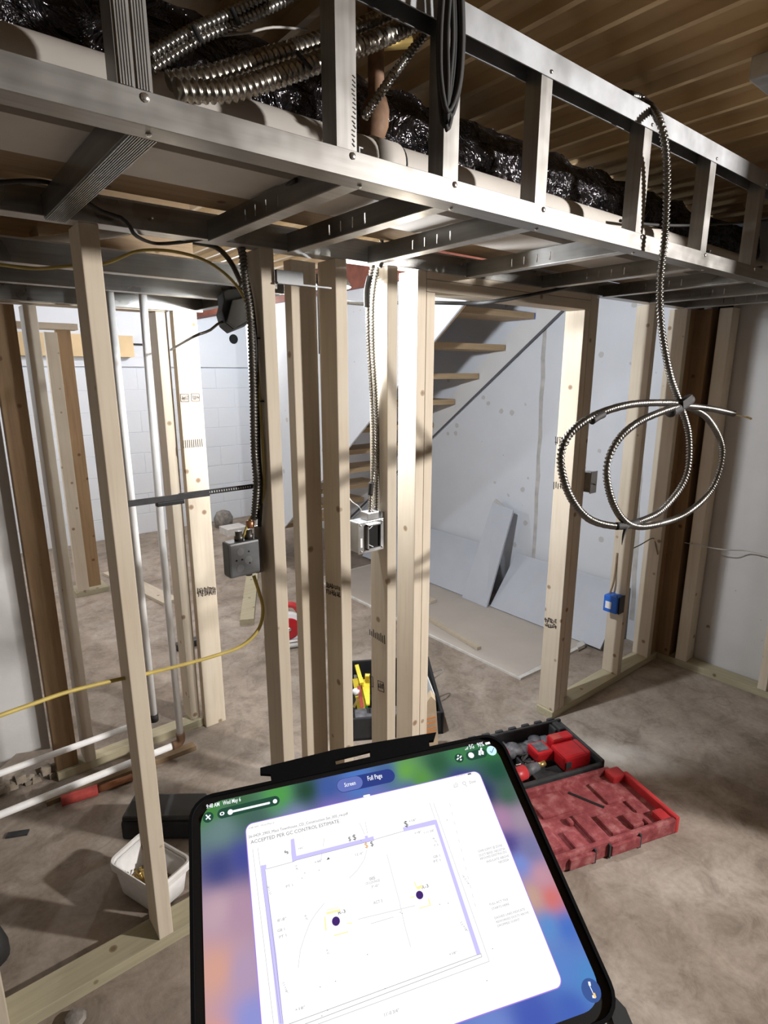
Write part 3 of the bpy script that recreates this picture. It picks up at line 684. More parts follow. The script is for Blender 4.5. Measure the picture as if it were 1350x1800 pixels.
# white pipes in the corridor
wp = thing('white_riser_pipe', (.695, 2.17, .1), 'white plastic pipe with an elbow standing on the right behind nearest stud', 'pipe')
top = at(255, 412, y=2.15)
MB().tube([(.69, 2.17, .135), (.69, 2.17, 1.0), (.70, 2.16, 1.95)], .0135, 16).build('riser', 'white_pvc', wp, True)
MB().tube(spline([(.69, 2.17, .15), (.69, 2.17, .118), (.678, 2.172, .104), (.655, 2.174, .101)], .006), .0175, 14).build('elbow', 'sprinkler', wp, True)
MB().tube([(.665, 2.174, .101), (-.9, 2.20, .083)], .0135, 16).build('horizontal_run', 'white_pvc', wp, True)
wq = thing('white_riser_pipe', (.59, 2.16, .2), 'white plastic pipe close behind the nearest stud ending in dark collar', 'pipe')
b_ = at(270, 1255, y=2.16); t2 = at(212, 780, y=2.16)
MB().tube([(b_.x, 2.16, b_.z), (b_.x, 2.16, 1.9)], .0135, 16).build('riser', 'white_pvc', wq, True)
MB().tube([(b_.x, 2.16, b_.z - .03), (b_.x, 2.16, b_.z)], .017, 14).build('collar', 'black_rubber', wq, True)
MB().tube(spline([(b_.x, 2.16, b_.z - .03), (b_.x, 2.16, .27), (b_.x - .02, 2.17, .255), (b_.x - .06, 2.18, .253)], .01), .011, 12).build('copper_stub', 'copper', wq, True)
MB().tube([(b_.x - .04, 2.18, .253), (-.9, 2.2, .243)], .0115, 14).build('horizontal_run', 'white_pvc', wq, True)
MB().hexa([(.20, 2.255, 0), (.77, 2.225, 0), (.77, 2.265, 0), (.20, 2.295, 0), (.20, 2.255, .02), (.77, 2.225, .02), (.77, 2.265, .02), (.20, 2.295, .02)]).build('floor_batten', 'brown_x', label='brown wooden batten on the floor under the white pipe', cat='timber')
rp = thing('red_pipe_offcut', (.3, 2.2, 0), 'red pipe offcut lying on the floor with a dark open end', 'pipe')
ra, rb = at(108, 1408, z=.022), at(172, 1388, z=.022)
m = MB(); m.tube([ra, rb], .021, 18, caps=False); m.tube([ra, rb], .017, 18, caps=False); m.build('tube', 'pipe_red', rp, True)
MB().lathe(ra + (rb - ra) * .03, (rb - ra), [(.0175, 0), (.0175, .002)], 16).build('bore', 'dark_slot', rp)
MB().tube([rb, at(232, 1366, z=.015)], .014, 12).build('inner_pipe', 'copper', rp, True)

# ================================================================== BLACK HOODED FITTING by corridor soffit
hl = thing('hooded_fitting', at(415, 580, y=1.75), 'black hooded fitting hanging with a twisted cord beside stud', 'work light')
Y0 = 1.72
poly = [(392, 512), (402, 508), (440, 508), (440, 540), (442, 566), (410, 579), (396, 567), (390, 545), (394, 530)]
m = MB(); fr_ = [at(a, b, y=Y0) for a, b in poly]; m.prism(fr_, (.02, .09, -.008)); m.build('hood', 'black_bag', hl, bevel=.004)
MB().prism([at(a, b, y=Y0 - .012) for a, b in ((408, 527), (440, 520), (440, 560), (412, 577), (398, 566))], (.004, .014, 0)).build('hood_flap', 'black_plastic', hl, bevel=.003)
cable('cord', pp([(393, 565), (382, 570), (370, 580), (355, 586), (340, 592)], y=Y0 + .03) + [at(300, 615, y=2.3)], .004, 'mc_dark', hl)
cable('hook', pp([(420, 510), (424, 490), (422, 470)], y=Y0 + .03), .004, 'black_rubber', hl)

# partition lamp: work bulb behind the studs, hood and shield added to block light
lb = thing('work_bulb', (1.115, 1.64, 1.84), 'small work bulb with added light-blocking hood hung behind the ledger track', 'lamp')
MB().lathe((1.115, 1.64, 1.875), (0, 0, 1), [(.014, 0), (.018, .01), (.018, .05), (.008, .06)], 14).build('socket', 'black_plastic', lb, True)
m = MB(); pr_ = [(.075, 1.868), (.060, 1.895), (.022, 1.915), (.019, 1.912), (.057, 1.891), (.073, 1.866)]; vs = []
for r_, z_ in pr_ + pr_[:1]:
    vs.append([V((1.115 + r_ * cos(2 * pi * k / 24), 1.64 + r_ * sin(2 * pi * k / 24), z_)) for k in range(24)])
loft_ = [p for r_ in vs for p in r_]
m.add(loft_, [(i * 24 + k, i * 24 + (k + 1) % 24, (i + 1) * 24 + (k + 1) % 24, (i + 1) * 24 + k) for i in range(len(vs) - 1) for k in range(24)])
m.build('hood', 'grey_dark', lb, True)  # added to keep upward light out of the soffit
m = MB(); arc = [radians(112 + 136 * k / 14) for k in range(15)]
pts_ = [(1.115 + .036 * cos(a), 1.64 + .036 * sin(a), 1.66) for a in arc] + [(1.115 + .033 * cos(a), 1.64 + .033 * sin(a), 1.66) for a in arc[::-1]]
n_ = 30; P_ = [V(p) for p in pts_]
m.add(P_ + [p + V((0, 0, .235)) for p in P_], [(i, (i + 1) % n_, n_ + (i + 1) % n_, n_ + i) for i in range(n_)])
m.build('light_blocker', 'grey_dark', lb, True)  # added to keep the lamp off the left floor
cable('cord', [(1.115, 1.64, 1.93), (1.12, 1.66, 2.1), (1.13, 1.7, 2.27)], .004, 'black_rubber', lb)

# hole with wire in the far block wall
MB().lathe(at(411, 596, y=5.924), (0, 1, 0), [(.0, 0), (.045, 0), (.05, .006)], 14).build('wall_hole', 'dark_slot', wb)
cable('far_wire', [at(190, 606, y=5.9), at(230, 605, y=5.9), at(262, 606, y=5.9)], .008, 'black_rubber', label='dark wire strung along the far block wall', cat='wire')
MB().box(2.33, 2.55, 5.3, 5.5, 0, .07).build('white_block', 'gypsum_edge', label='pale block on the floor by the far wall', cat='block')
MB().lathe((2.47, 5.7, 0), (0, 0, 1), [(.09, 0), (.1, .1), (.07, .16), (.02, .18)], 12).build('grey_bundle', 'stone', smooth=True, label='grey lump on the floor against the far wall', cat='bundle')

# ================================================================== DRYWALL SHEETS
def sheet(name, base, topz, xb, xt, y0, y1, lab, th=.0127, mat='drywall_grey'):
    d = V((xt - xb, 0, topz)); n = V((-topz, 0, xt - xb)).normalized() * th
    o = thing(name, (xb, (y0 + y1) / 2, 0), lab, 'drywall sheet')
    MB().obox((xb, y0, base), (0, y1 - y0, 0), d, n).build('board', mat, o)
    MB().obox(V((xb, y0, base)) + d, (0, y1 - y0, 0), d * .004, n).build('core_edge', 'gypsum_edge', o)
sheet('leaning_sheet', .014, .33, 2.965, 3.225, 2.66, 3.9, 'low grey drywall strip leaning on the wall left of the narrow one')
sheet('leaning_sheet', .014, .33, 2.965, 3.225, 1.60, 2.435, 'low grey drywall strip leaning on the wall right of the narrow one')
ls = thing('leaning_sheet', (2.93, 2.55, 0), 'tall narrow drywall offcut leaning between the two low strips', 'drywall sheet')
q0, q1 = at(812, 1050, z=.016), at(855, 1068, z=.016); t0, t1 = at(866, 883, x=3.19), at(902, 897, x=3.15)
nn = (q1 - q0).cross(t0 - q0).normalized() * .0127
if nn.x > 0: nn = -nn
MB().prism([q0, q1, t1, t0], -nn).build('board', 'drywall_grey', ls)
MB().prism([t0, t0 + (t1 - t0) * .6, t0 + (t1 - t0) * .1 + V((.01, 0, .03))], -nn * .6).build('torn_paper', 'mud', ls)
fs_ = thing('floor_sheet', (2.6, 2.4, 0), 'pale drywall sheet lying flat on the floor beyond the doorway', 'drywall sheet')
MB().prism([at(915, 1196, z=.0), at(954, 1178, z=.0), (3.0, 1.70, 0), (2.98, 3.7, 0), (2.32, 3.7, 0), (2.327, 2.423, 0)], (0, 0, .0127)).build('board', 'gypsum_edge', fs_)
MB().prism([(2.345, 1.72, .0127), (2.99, 1.72, .0127), (2.97, 3.68, .0127), (2.335, 3.68, .0127)], (0, 0, .001)).build('paper_face', 'paper_tan', fs_)
a_, b_ = at(735, 1078, z=.016), at(842, 1142, z=.016)
MB().rod(a_, b_, .03, .018, (0, 0, 1)).build('wood_strip', 'pine_x', label='thin wood strip lying across the floor sheet', cat='timber')
a_, b_ = at(743, 1052, z=.016), at(762, 1060, z=.016)
MB().rod(a_, b_, .06, .02, (0, 0, 1)).build('wood_offcut', 'pine_x', label='short wood offcut on the floor sheet beside the left door stud', cat='timber')

# items on the far floor
MB().rod((1.53, 3.27, 0), (2.02, 4.15, 0), .089, .038, (0, 0, 1)).build('lumber_board', 'treated_x', label='pale lumber board lying on the floor beyond the yellow cable loop', cat='timber')
MB().rod((1.28, 3.95, 0), (1.12, 4.9, 0), .12, .02, (0, 0, 1)).build('lumber_board', 'pine_y', label='pale wide board on the far floor left of the printed stud', cat='timber')
bk = thing('black_clip_rack', at(320, 1145, z=0), 'small black slotted block on the floor behind the printed stud', 'rack')
p0 = at(312, 1146, z=0); MB().box(p0.x, p0.x + .14, p0.y, p0.y + .05, 0, .04).build('block', 'black_plastic', bk, bevel=.004)
for i in range(4): MB().box(p0.x + .012 + i * .032, p0.x + .03 + i * .032, p0.y - .001, p0.y + .02, .036, .041).build('slot', 'grey_tool', bk)
MB().rod(at(1030, 1050, x=3.2), at(1040, 1105, z=.0), .14, .01, (-1, -.2, 0)).build('dark_offcut', 'grey_dark', label='dark offcut leaning in the gap right of the door stud', cat='offcut')
cable('floor_wire', [at(1000, 1120, z=.005), at(1030, 1128, z=.005), at(1056, 1130, z=.005)], .005, 'brown_wire', label='brown wire lying on the floor right of the doorway', cat='wire')
MB().prism([at(1014, 1136, z=.01), at(1024, 1130, z=.01), at(1028, 1138, z=.01), at(1016, 1144, z=.01)], (0, 0, .02)).build('plaster_chip', 'gypsum_edge', label='small white plaster chip on the floor right of the doorway', cat='debris')

# circular saw
cs = thing('circular_saw', (1.62, 2.80, 0), 'red circular saw with a white guard on the floor behind studs', 'circular saw')
o = V((1.60, 2.86, .115)); ax = V((-.35, -.94, 0)).normalized()
sx = V((ax.y, -ax.x, 0)) * -1
MB().lathe(o, ax, [(.095, 0), (.098, .01), (.098, .032), (.09, .036)], 30).build('upper_guard', 'label_white', cs, True)
MB().lathe(o + ax * .034, ax, [(.066, 0), (.068, .006), (.06, .010)], 28).build('blade_cover', 'charger_red', cs, True)
MB().lathe(o + ax * .044, ax, [(.013, 0), (.012, .006)], 12).build('arbor', 'screw_metal', cs, True)
MB().tube(spline([o + sx * .09 + V((0, 0, .05)), o + sx * .04 + V((0, 0, .13)), o - sx * .05 + V((0, 0, .13)), o - sx * .1 + V((0, 0, .06))], .012), .019, 12).build('handle', 'red_plastic', cs, True)
MB().obox(o - sx * .14 - V((0, 0, .076)) - ax * .06, sx * .28, ax * .14, (0, 0, .006)).build('base_plate', 'galv', cs)
MB().tube([o - ax * .12, o], .045, 16).build('motor', 'red_plastic', cs, True)
MB().tube([o - sx * .13 + V((0, 0, -.09)) + ax * .06, o + sx * .13 + V((0, 0, -.088)) + ax * .06], .024, 12).build('rag_roll', 'white_rag', cs, True)

# ================================================================== TOOL TOTE BEHIND THE DOOR STUDS
ez0 = V((0, 0, 1))
tt = thing('tool_tote', (1.6, 1.87, 0), 'black open tool tote behind the left door studs', 'tool box')
A = V((1.325, 1.848, 0)); Rr = V((.36, -.222, 0)); D_ = V((.19, .30, 0))
nR, nD = Rr.normalized(), D_.normalized()
MB().obox(A, Rr, D_, (0, 0, .012)).build('floor_panel', 'black_bag', tt)
MB().obox(A, Rr, nD * .014, (0, 0, .11)).build('front_panel', 'black_bag', tt, bevel=.004)
MB().obox(A + D_, Rr, nD * .014, (0, 0, .20)).build('back_panel', 'black_bag', tt, bevel=.004)
def sidewall(o_):
    MB().prism([o_, o_ + D_, o_ + D_ + V((0, 0, .20)), o_ + V((0, 0, .11))], nR * .014).build('side_panel', 'black_bag', tt)
sidewall(A); sidewall(A + Rr - nR * .014)
MB().obox(A + nR * .02 + nD * .02 + V((0, 0, .02)), nR * .36, nD * .08, (0, 0, .085)).build('pouch', 'grey_tool', tt, bevel=.02)
MB().tube(spline([A + Rr + V((.004, 0, .17)) + D_ * .7, A + Rr + V((.05, -.02, .17)) + D_ * .75, A + Rr + V((.05, 0, .165)) + D_ * .62, A + Rr + V((.004, 0, .16)) + D_ * .6], .01), .003, 6).build('ring', 'screw_metal', tt)
def tool(name, pa, za, pb, zb, wd, th, mat, lab, cat='tool'):
    p, q = at(*pa, z=za), at(*pb, z=zb)
    n = (q - p).cross(RT).normalized()
    if n.dot(FW) > 0: n = -n
    return MB().rod(p, q, wd, th, n)
hs = thing('hand_saw', at(645, 1230, z=.12), 'yellow hand saw standing in the tote between two studs', 'hand saw')
tool('', (638, 1250), .03, (629, 1192), .17, .05, .008, '', '').build('blade_sleeve', 'yellow_tool', hs)
MB().prism([at(a, b, z=.15) for a, b in ((634, 1197), (650, 1196), (650, 1240), (644, 1240))], (0, 0, .008)).build('blade', 'yellow_tool', hs)
tool('', (636, 1204), .17, (627, 1172), .21, .018, .016, '', '').build('handle', 'yellow_tool', hs)
tool('', (645, 1192), .17, (646, 1184), .21, .022, .014, '', '').build('handle_horn', 'yellow_tool', hs)
tool('', (637, 1244), .08, (631, 1206), .16, .016, .014, '', '').build('red_screwdriver', 'pipe_red', label='red handled screwdriver leaning in the tote', cat='screwdriver')
tool('', (644, 1246), .07, (648, 1225), .12, .012, .012, '', '').build('green_pliers', 'green_tool', label='green handled pliers at the front of the tote', cat='pliers')
MB().lathe(at(626, 1220, z=.13), (0, 0, 1), [(.016, 0), (.018, .004), (.018, .02), (.014, .024)], 16).build('tape_roll', 'white_rag', smooth=True, label='white tape roll at the left side of the tote', cat='tape')
tool('', (622, 1243), .08, (630, 1226), .12, .012, .01, '', '').build('gold_pliers', 'brass', label='brass coloured clip at the front left of the tote', cat='clip')
tool('', (626, 1215), .10, (625, 1186), .17, .016, .01, '', '').build('grey_level', 'galv', label='grey steel tool along the left edge of the tote', cat='tool')
tool('', (692, 1222), .13, (692, 1178), .20, .014, .012, '', '').build('green_bottle', 'green_tool', label='slim green tube seen between the two right studs', cat='tube')
cb = thing('torn_paper_bag', at(758, 1290, z=0), 'torn tan paper bag with orange print beside the tote', 'paper bag')
cy = 1.62; pts = [(738, 1326), (740, 1244), (752, 1232), (758, 1224), (766, 1232), (770, 1290), (770, 1326)]
c_ = at(757, 1326, z=0); n_b = V((FW.x, FW.y, 0)).normalized()
front = [on(a, b, c_ + V((0, 0, .0)), n_b) for a, b in pts]
MB().prism(front, n_b * .05).build('bag', 'cardboard', cb)
for yy in (1262, 1270, 1280, 1286):
    p, q = on(746, yy + 3, c_, n_b) - n_b * .0012, on(766, yy - 2, c_, n_b) - n_b * .0012
    MB().rod(p, q, .006, .001, -n_b).build('print_band', 'orange_mark', cb)
MB().obox(A + Rr - nR * .035 + nD * .05 + ez0 * .02, nR * .004, nD * .20, (0, 0, .15)).build('paper_sheet', 'label_white', label='white paper edge tucked in the right side of the tote', cat='paper')

# ================================================================== RED TOOL CASE
tc = thing('tool_case', (1.9, 1.05, 0), 'dusty red tool case lying open on the floor', 'tool case')
O = V((1.985, 1.0, 0)); ea = V((-.944, .33, 0)).normalized(); eb = V((.33, .944, 0)).normalized(); ez = V((0, 0, 1))
CW = .50
def lc(u, v, z): return O + ea * u + eb * v + ez * z
def lbox(u0, u1, v0, v1, z0, z1): return MB().obox(lc(u0, v0, z0), ea * (u1 - u0), eb * (v1 - v0), ez * (z1 - z0))
def wall_u(u0, u1, v0, v1, z0, z1, name, mat, bev=.006, par=tc): return lbox(u0, u1, v0, v1, z0, z1).build(name, mat, par, bevel=bev)
# black tray (behind the hinge)
wall_u(0, CW, .01, .31, 0, .018, 'tray_floor', 'grey_dark')
wall_u(0, CW, .295, .31, .01, .085, 'tray_wall', 'grey_dark'); wall_u(0, .014, .01, .31, .01, .075, 'tray_wall', 'grey_dark')
wall_u(CW - .014, CW, .01, .31, .01, .075, 'tray_wall', 'grey_dark'); wall_u(0, CW, .01, .026, .01, .06, 'tray_wall', 'grey_dark')
for i in range(7): wall_u(.03 + i * .066, .065 + i * .066, .304, .318, .03, .09, 'tray_lug', 'grey_dark', .003)
wall_u(.02, .05, .24, .30, .02, .082, 'tray_corner_post', 'grey_dark'); wall_u(.055, .066, .25, .30, .02, .075, 'tray_corner_post', 'grey_dark')
m = MB()
for i in range(9):
    u = .12 + .04 * i
    m.lathe(lc(u, .24 + .018 * sin(i * 1.7), .02), ez, [(.034, 0), (.032, .026), (.018, .036)], 10)
m.build('tray_insert', 'grey_tool', tc, True)
wall_u(.30, .31, .03, .29, .015, .05, 'tray_rib', 'grey_dark', .003); wall_u(.22, .30, .10, .11, .015, .045, 'tray_rib', 'grey_dark', .003)
# red lid lying open
wall_u(-.03, CW, -.31, -.005, .010, .034, 'lid_floor', 'red_dusty', .005)
wall_u(-.03, CW, -.325, -.305, .0, .062, 'lid_wall', 'red_dusty', .009); wall_u(-.045, -.025, -.325, -.06, .0, .066, 'lid_wall', 'red_plastic', .007)
wall_u(CW - .01, CW + .01, -.325, -.005, .0, .062, 'lid_wall', 'red_dusty', .007); wall_u(-.0, CW, -.022, -.004, .02, .058, 'lid_wall', 'red_dusty', .006)
wall_u(-.035, .03, -.075, -.02, .02, .062, 'lid_corner', 'red_plastic', .008)
wall_u(-.03, .02, -.32, -.255, .025, .058, 'lid_corner', 'red_plastic', .008)
for (u0, u1, v0, v1, h, mt) in ((.05, .13, -.16, -.05, .045, 'red_dusty'), (.16, .22, -.29, -.20, .05, 'red_dusty'), (.26, .40, -.14, -.04, .046, 'red_dusty'),
                                (.24, .30, -.30, -.17, .05, 'red_dusty'), (.33, .38, -.30, -.22, .048, 'red_dusty'), (.41, .47, -.28, -.18, .05, 'red_dusty'),
                                (.08, .13, -.29, -.23, .052, 'red_dusty'), (.02, .06, -.23, -.17, .044, 'red_dusty'), (.42, .47, -.12, -.05, .046, 'red_dusty'), 
                                (.055, .075, -.30, -.27, .056, 'red_dusty'), (.31, .33, -.20, -.17, .05, 'red_dusty')):
    wall_u(u0, u1, v0, v1, .03, h, 'lid_rib', mt, .0075)
pu = lc(.150, -.165, .0345); pv = lc(.225, -.055, .0345)
MB().rod(pu, pv, .012, .0012, ez).build('lid_slot', 'dark_slot', tc)
wall_u(.14, .26, -.335, -.322, .008, .048, 'latch', 'red_dusty', .003); wall_u(.33, .43, -.335, -.322, .008, .048, 'latch', 'red_dusty', .003)
for u in (.135, .265, .325): wall_u(u, u + .006, -.334, -.320, .004, .056, 'latch_gap', 'grey_dark', .0)
# things in the tray
ch = thing('battery_charger', lc(.1, .14, .02), 'bright red battery charger in the black half of tool case', 'charger')
def cbx(u0, u1, v0, v1, z0, z1, nm, mt, bev=.006): return lbox(u0, u1, v0, v1, z0, z1).build(nm, mt, ch, bevel=bev)
cbx(.035, .165, .05, .15, .03, .095, 'body', 'charger_red', .012); cbx(.045, .15, .15, .20, .04, .105, 'upper_body', 'charger_red', .01)
cbx(.165, .245, .12, .20, .04, .085, 'battery_dock', 'charger_red', .01); cbx(.180, .232, .135, .19, .084, .0875, 'dock_plate', 'grey_tool', .002)
cbx(.135, .160, .046, .05, .045, .075, 'vent', 'grey_dark', .001); cbx(.06, .062, .05, .15, .0945, .0965, 'seam', 'grey_dark', 0)
cbx(.10, .145, .155, .19, .104, .1065, 'label_plate', 'pipe_red', .001)
dr = thing('power_drill', lc(.38, .09, .02), 'grey and red power drill lying in tool case beside tablet', 'drill')
d0, d1 = lc(.40, .075, .052), lc(.26, .095, .055)
MB().tube([d0, d0 + (d1 - d0) * .5], .028, 16).build('motor_body', 'red_plastic', dr, True)
MB().tube([d0 + (d1 - d0) * .5, d0 + (d1 - d0) * .75, d1], lambda t: .026 - .010 * t, 16).build('gear_case', 'grey_tool', dr, True)
MB().tube([d1, d1 + (d1 - d0).normalized() * .035], .011, 12).build('chuck', 'brass', dr, True)
MB().tube([d0 + (d1 - d0) * .1, d0 + (d1 - d0) * .1 + eb * -.02 + ea * .10], .02, 12).build('grip', 'grey_dark', dr, True)
im = thing('impact_driver', lc(.34, .21, .02), 'grey and red impact driver at the back of tool case', 'drill')
d0, d1 = lc(.40, .20, .055), lc(.27, .205, .058)
MB().tube([d0, d0 + (d1 - d0) * .45], .03, 16).build('motor_body', 'red_plastic', im, True)
MB().tube([d0 + (d1 - d0) * .45, d1], lambda t: .03 - .008 * t, 16).build('gear_case', 'grey_tool', im, True)
MB().tube([d0, d0 + ea * .03 + eb * -.09], .018, 12).build('grip', 'grey_dark', im, True)
MB().tube([lc(.33, .145, .04), lc(.25, .135, .045)], .0045, 10).build('drill_bit', 'screw_metal', smooth=True, label='bright steel bit lying across the tool case tray', cat='drill bit')
cable('charger_cord', [lc(.26, .17, .06), lc(.30, .15, .06), lc(.28, .12, .06), lc(.31, .13, .065), lc(.27, .155, .07), lc(.30, .17, .06)], .005, 'black_rubber', label='bunched black cord beside the red charger', cat='cord')
# ================================================================== TUB, BLACK CASE
tu = thing('plastic_tub', (.385, 1.63, 0), 'white plastic tub of screws behind the nearest stud', 'tub')
c4 = [V((.283, 1.705, 0)), V((.362, 1.500, 0)), V((.497, 1.545, 0)), V((.412, 1.768, 0))]
cc = sum(c4, V()) / 4
def rrect(k, z, rad=.03, n=6):
    out = []
    P = [cc + (p - cc) * k for p in c4]
    for i in range(4):
        p, a, b = P[i], P[i - 1], P[(i + 1) % 4]
        da, db = (a - p).normalized(), (b - p).normalized()
        for j in range(n + 1):
            t = j / n; s0 = p + da * rad * (1 - t) ** 2 + db * rad * t ** 2
            out.append(V((s0.x, s0.y, z)))
    return out
def loft(rings):
    m = MB(); n = len(rings[0]); vs = [p for r in rings for p in r]
    m.add(vs, [(i * n + k, i * n + (k + 1) % n, (i + 1) * n + (k + 1) % n, (i + 1) * n + k) for i in range(len(rings) - 1) for k in range(n)]); return m
m = loft([rrect(.0001, .003), rrect(.76, .003), rrect(.80, .008), rrect(.93, .105), rrect(.91, .105), rrect(.78, .014), rrect(.0001, .012)]); m.build('tub_wall', 'tub_white', tu, True)
m = loft([rrect(.92, .094), rrect(1.0, .094), rrect(1.01, .112), rrect(.985, .12), rrect(.925, .118), rrect(.915, .100)]); m.build('rim', 'tub_white', tu, False)
m = loft([rrect(.90, .104), rrect(.895, .108), rrect(.87, .108), rrect(.875, .1)]); m.build('inner_rim', 'tub_white', tu)
MB().prism([p + V((0, 0, .0)) for p in [cc + (q - cc) * .74 + V((0, 0, .013)) for q in c4]], (0, 0, .012)).build('scrap_bed', 'brown_x', label='dark brown residue in the bottom of the white tub', cat='residue', kind='stuff')
gsc = MB().lathe((0, 0, 0), (0, 0, 1), [(.0006, 0), (.0022, .006), (.0022, .048), (.0045, .052), (.004, .0535)], 7)
first = None
for i in range(34):
    c = cc + V((-.006 + random.uniform(-1, 1) * .014, -.010 + random.uniform(-1, 1) * .030, .028 + random.random() * .012))
    if first is None:
        me0 = gsc.build('screw', 'brass'); first = me0; s_ = me0
    else:
        s_ = first.copy(); COL.objects.link(s_)
    s_.location = c; s_.rotation_euler = (random.uniform(.7, 1.2) if i > 10 else random.uniform(.2, .7), 0, random.choice((.2, 3.3)) + random.uniform(-.6, .6))
    tag(s_, 'gold coloured screw heaped in the white tub', 'screw', 'screws in the white tub')
kc = thing('black_tool_case', (.47, 1.86, 0), 'black plastic tool case on the floor behind the tub', 'tool case')
kA, kB = V((.372, 1.905, 0)), V((.585, 1.735, 0)); kd = (kB - kA).normalized(); kn = V((-kd.y, kd.x, 0)) * 1
if kn.y < 0: kn = -kn
MB().obox(kA, kB - kA, kn * .13, (0, 0, .075)).build('body', 'black_bag', kc, bevel=.012)
MB().obox(kA + kd * .004 + kn * .004 + ez * .07, kd * ((kB - kA).length - .008), kn * .122, (0, 0, .02)).build('lid', 'black_plastic', kc, bevel=.008)
MB().obox(kA + kd * .10 - kn * .006 + ez * .04, kd * .05, kn * .01, (0, 0, .03)).build('latch', 'grey_tool', kc, bevel=.003)

# left edge bits
sn = thing('black_bundle', at(-8, 1660, z=0), 'black rounded bundle on the floor at the left edge', 'bundle')
p = at(-14, 1690, z=0)
MB().lathe(p, ez, [(.03, 0), (.045, .01), (.045, .05), (.035, .09), (.02, .1)], 16).build('body', 'black_rubber', sn, True)
MB().lathe(at(132, 1796, z=0), ez, [(.02, 0), (.028, .008), (.022, .018), (.006, .022)], 9).build('stone', 'stone', label='small dark stone on the floor before the bottom plate', cat='stone')
MB().rod(at(12, 1470, z=.0), at(50, 1464, z=0), .025, .006, ez).build('dark_chip', 'grey_dark', label='small dark chip of debris on the floor at left', cat='debris')

# ================================================================== TABLET
TL = V((.1406, .4096, 1.2547)); TU = V((.2410, -.1061, .0106)); TV = V((-.0644, -.1677, -.0872))
SW, SH = TU.length, .1976
eu = TU.normalized(); ev = (TV - eu * TV.dot(eu)).normalized(); en = eu.cross(ev)
if en.dot(C0 - TL) < 0: en = -en
tb = thing('tablet', TL + eu * SW / 2 + ev * SH, 'tablet in a black case showing a floor plan drawing', 'tablet')
def T(px_, py_, h=0.0):
    return on(px_, py_, TL, en) + en * h
def tp(u, v, h=0.0): return TL + eu * u + ev * v + en * h
def rr2(u0, v0, u1, v1, r, h, n=6):
    out = []
    for cx, cy, a0 in ((u1 - r, v0 + r, -pi / 2), (u1 - r, v1 - r, 0), (u0 + r, v1 - r, pi / 2), (u0 + r, v0 + r, pi)):
        for j in range(n + 1):
            a = a0 + pi / 2 * j / n; out.append(tp(cx + r * cos(a), cy + r * sin(a), h))
    return out
bz = .0088; bt_ = .0065; th_ = .008
MB().prism(rr2(-bz, -bt_, SW + bz, SH + bz, .019, -.0095), en * th_).build('case_shell', 'case_black', tb)
m = loft([rr2(-bz, -bt_, SW + bz, SH + bz, .019, -.0016), rr2(-bz, -bt_, SW + bz, SH + bz, .019, .0015), rr2(-bz + .0025, -bt_ + .0025, SW + bz - .0025, SH + bz - .0025, .0165, .0015), rr2(-bz + .0025, -bt_ + .0025, SW + bz - .0025, SH + bz - .0025, .0165, -.0016)])
m.build('case_lip', 'case_black', tb)
MB().prism(rr2(-bz + .0025, -bt_ + .0025, SW + bz - .0025, SH + bz - .0025, .0165, -.0015), en * .0009).build('glass_bezel', 'black_plastic', tb)
# flap above the top edge, with its slot
def Tq(pts, h=-.004): return [T(a, b, h) for a, b in pts]
flap = MB()
flap.prism(Tq([(457, 1345.5), (586, 1314), (589, 1331), (591, 1340), (590, 1354), (478, 1382), (477, 1369), (475, 1357), (457, 1356)]), -en * .004)
flap.prism(Tq([(586, 1314), (652, 1302), (651, 1316), (589, 1331)]), -en * .004)
flap.prism(Tq([(591, 1340), (652, 1326), (652, 1342), (590, 1354)]), -en * .004)
flap.prism(Tq([(652, 1302), (768, 1283), (764, 1297), (755, 1298), (757, 1316), (652, 1342), (651, 1316)]), -en * .004)
flap.build('case_flap', 'case_black', tb)
MB().prism(Tq([(1072, 1742), (1100, 1772), (1112, 1800), (1118, 1830), (1090, 1830), (1076, 1790)], .0), -en * .012).build('corner_bumper', 'grey_dark', tb)

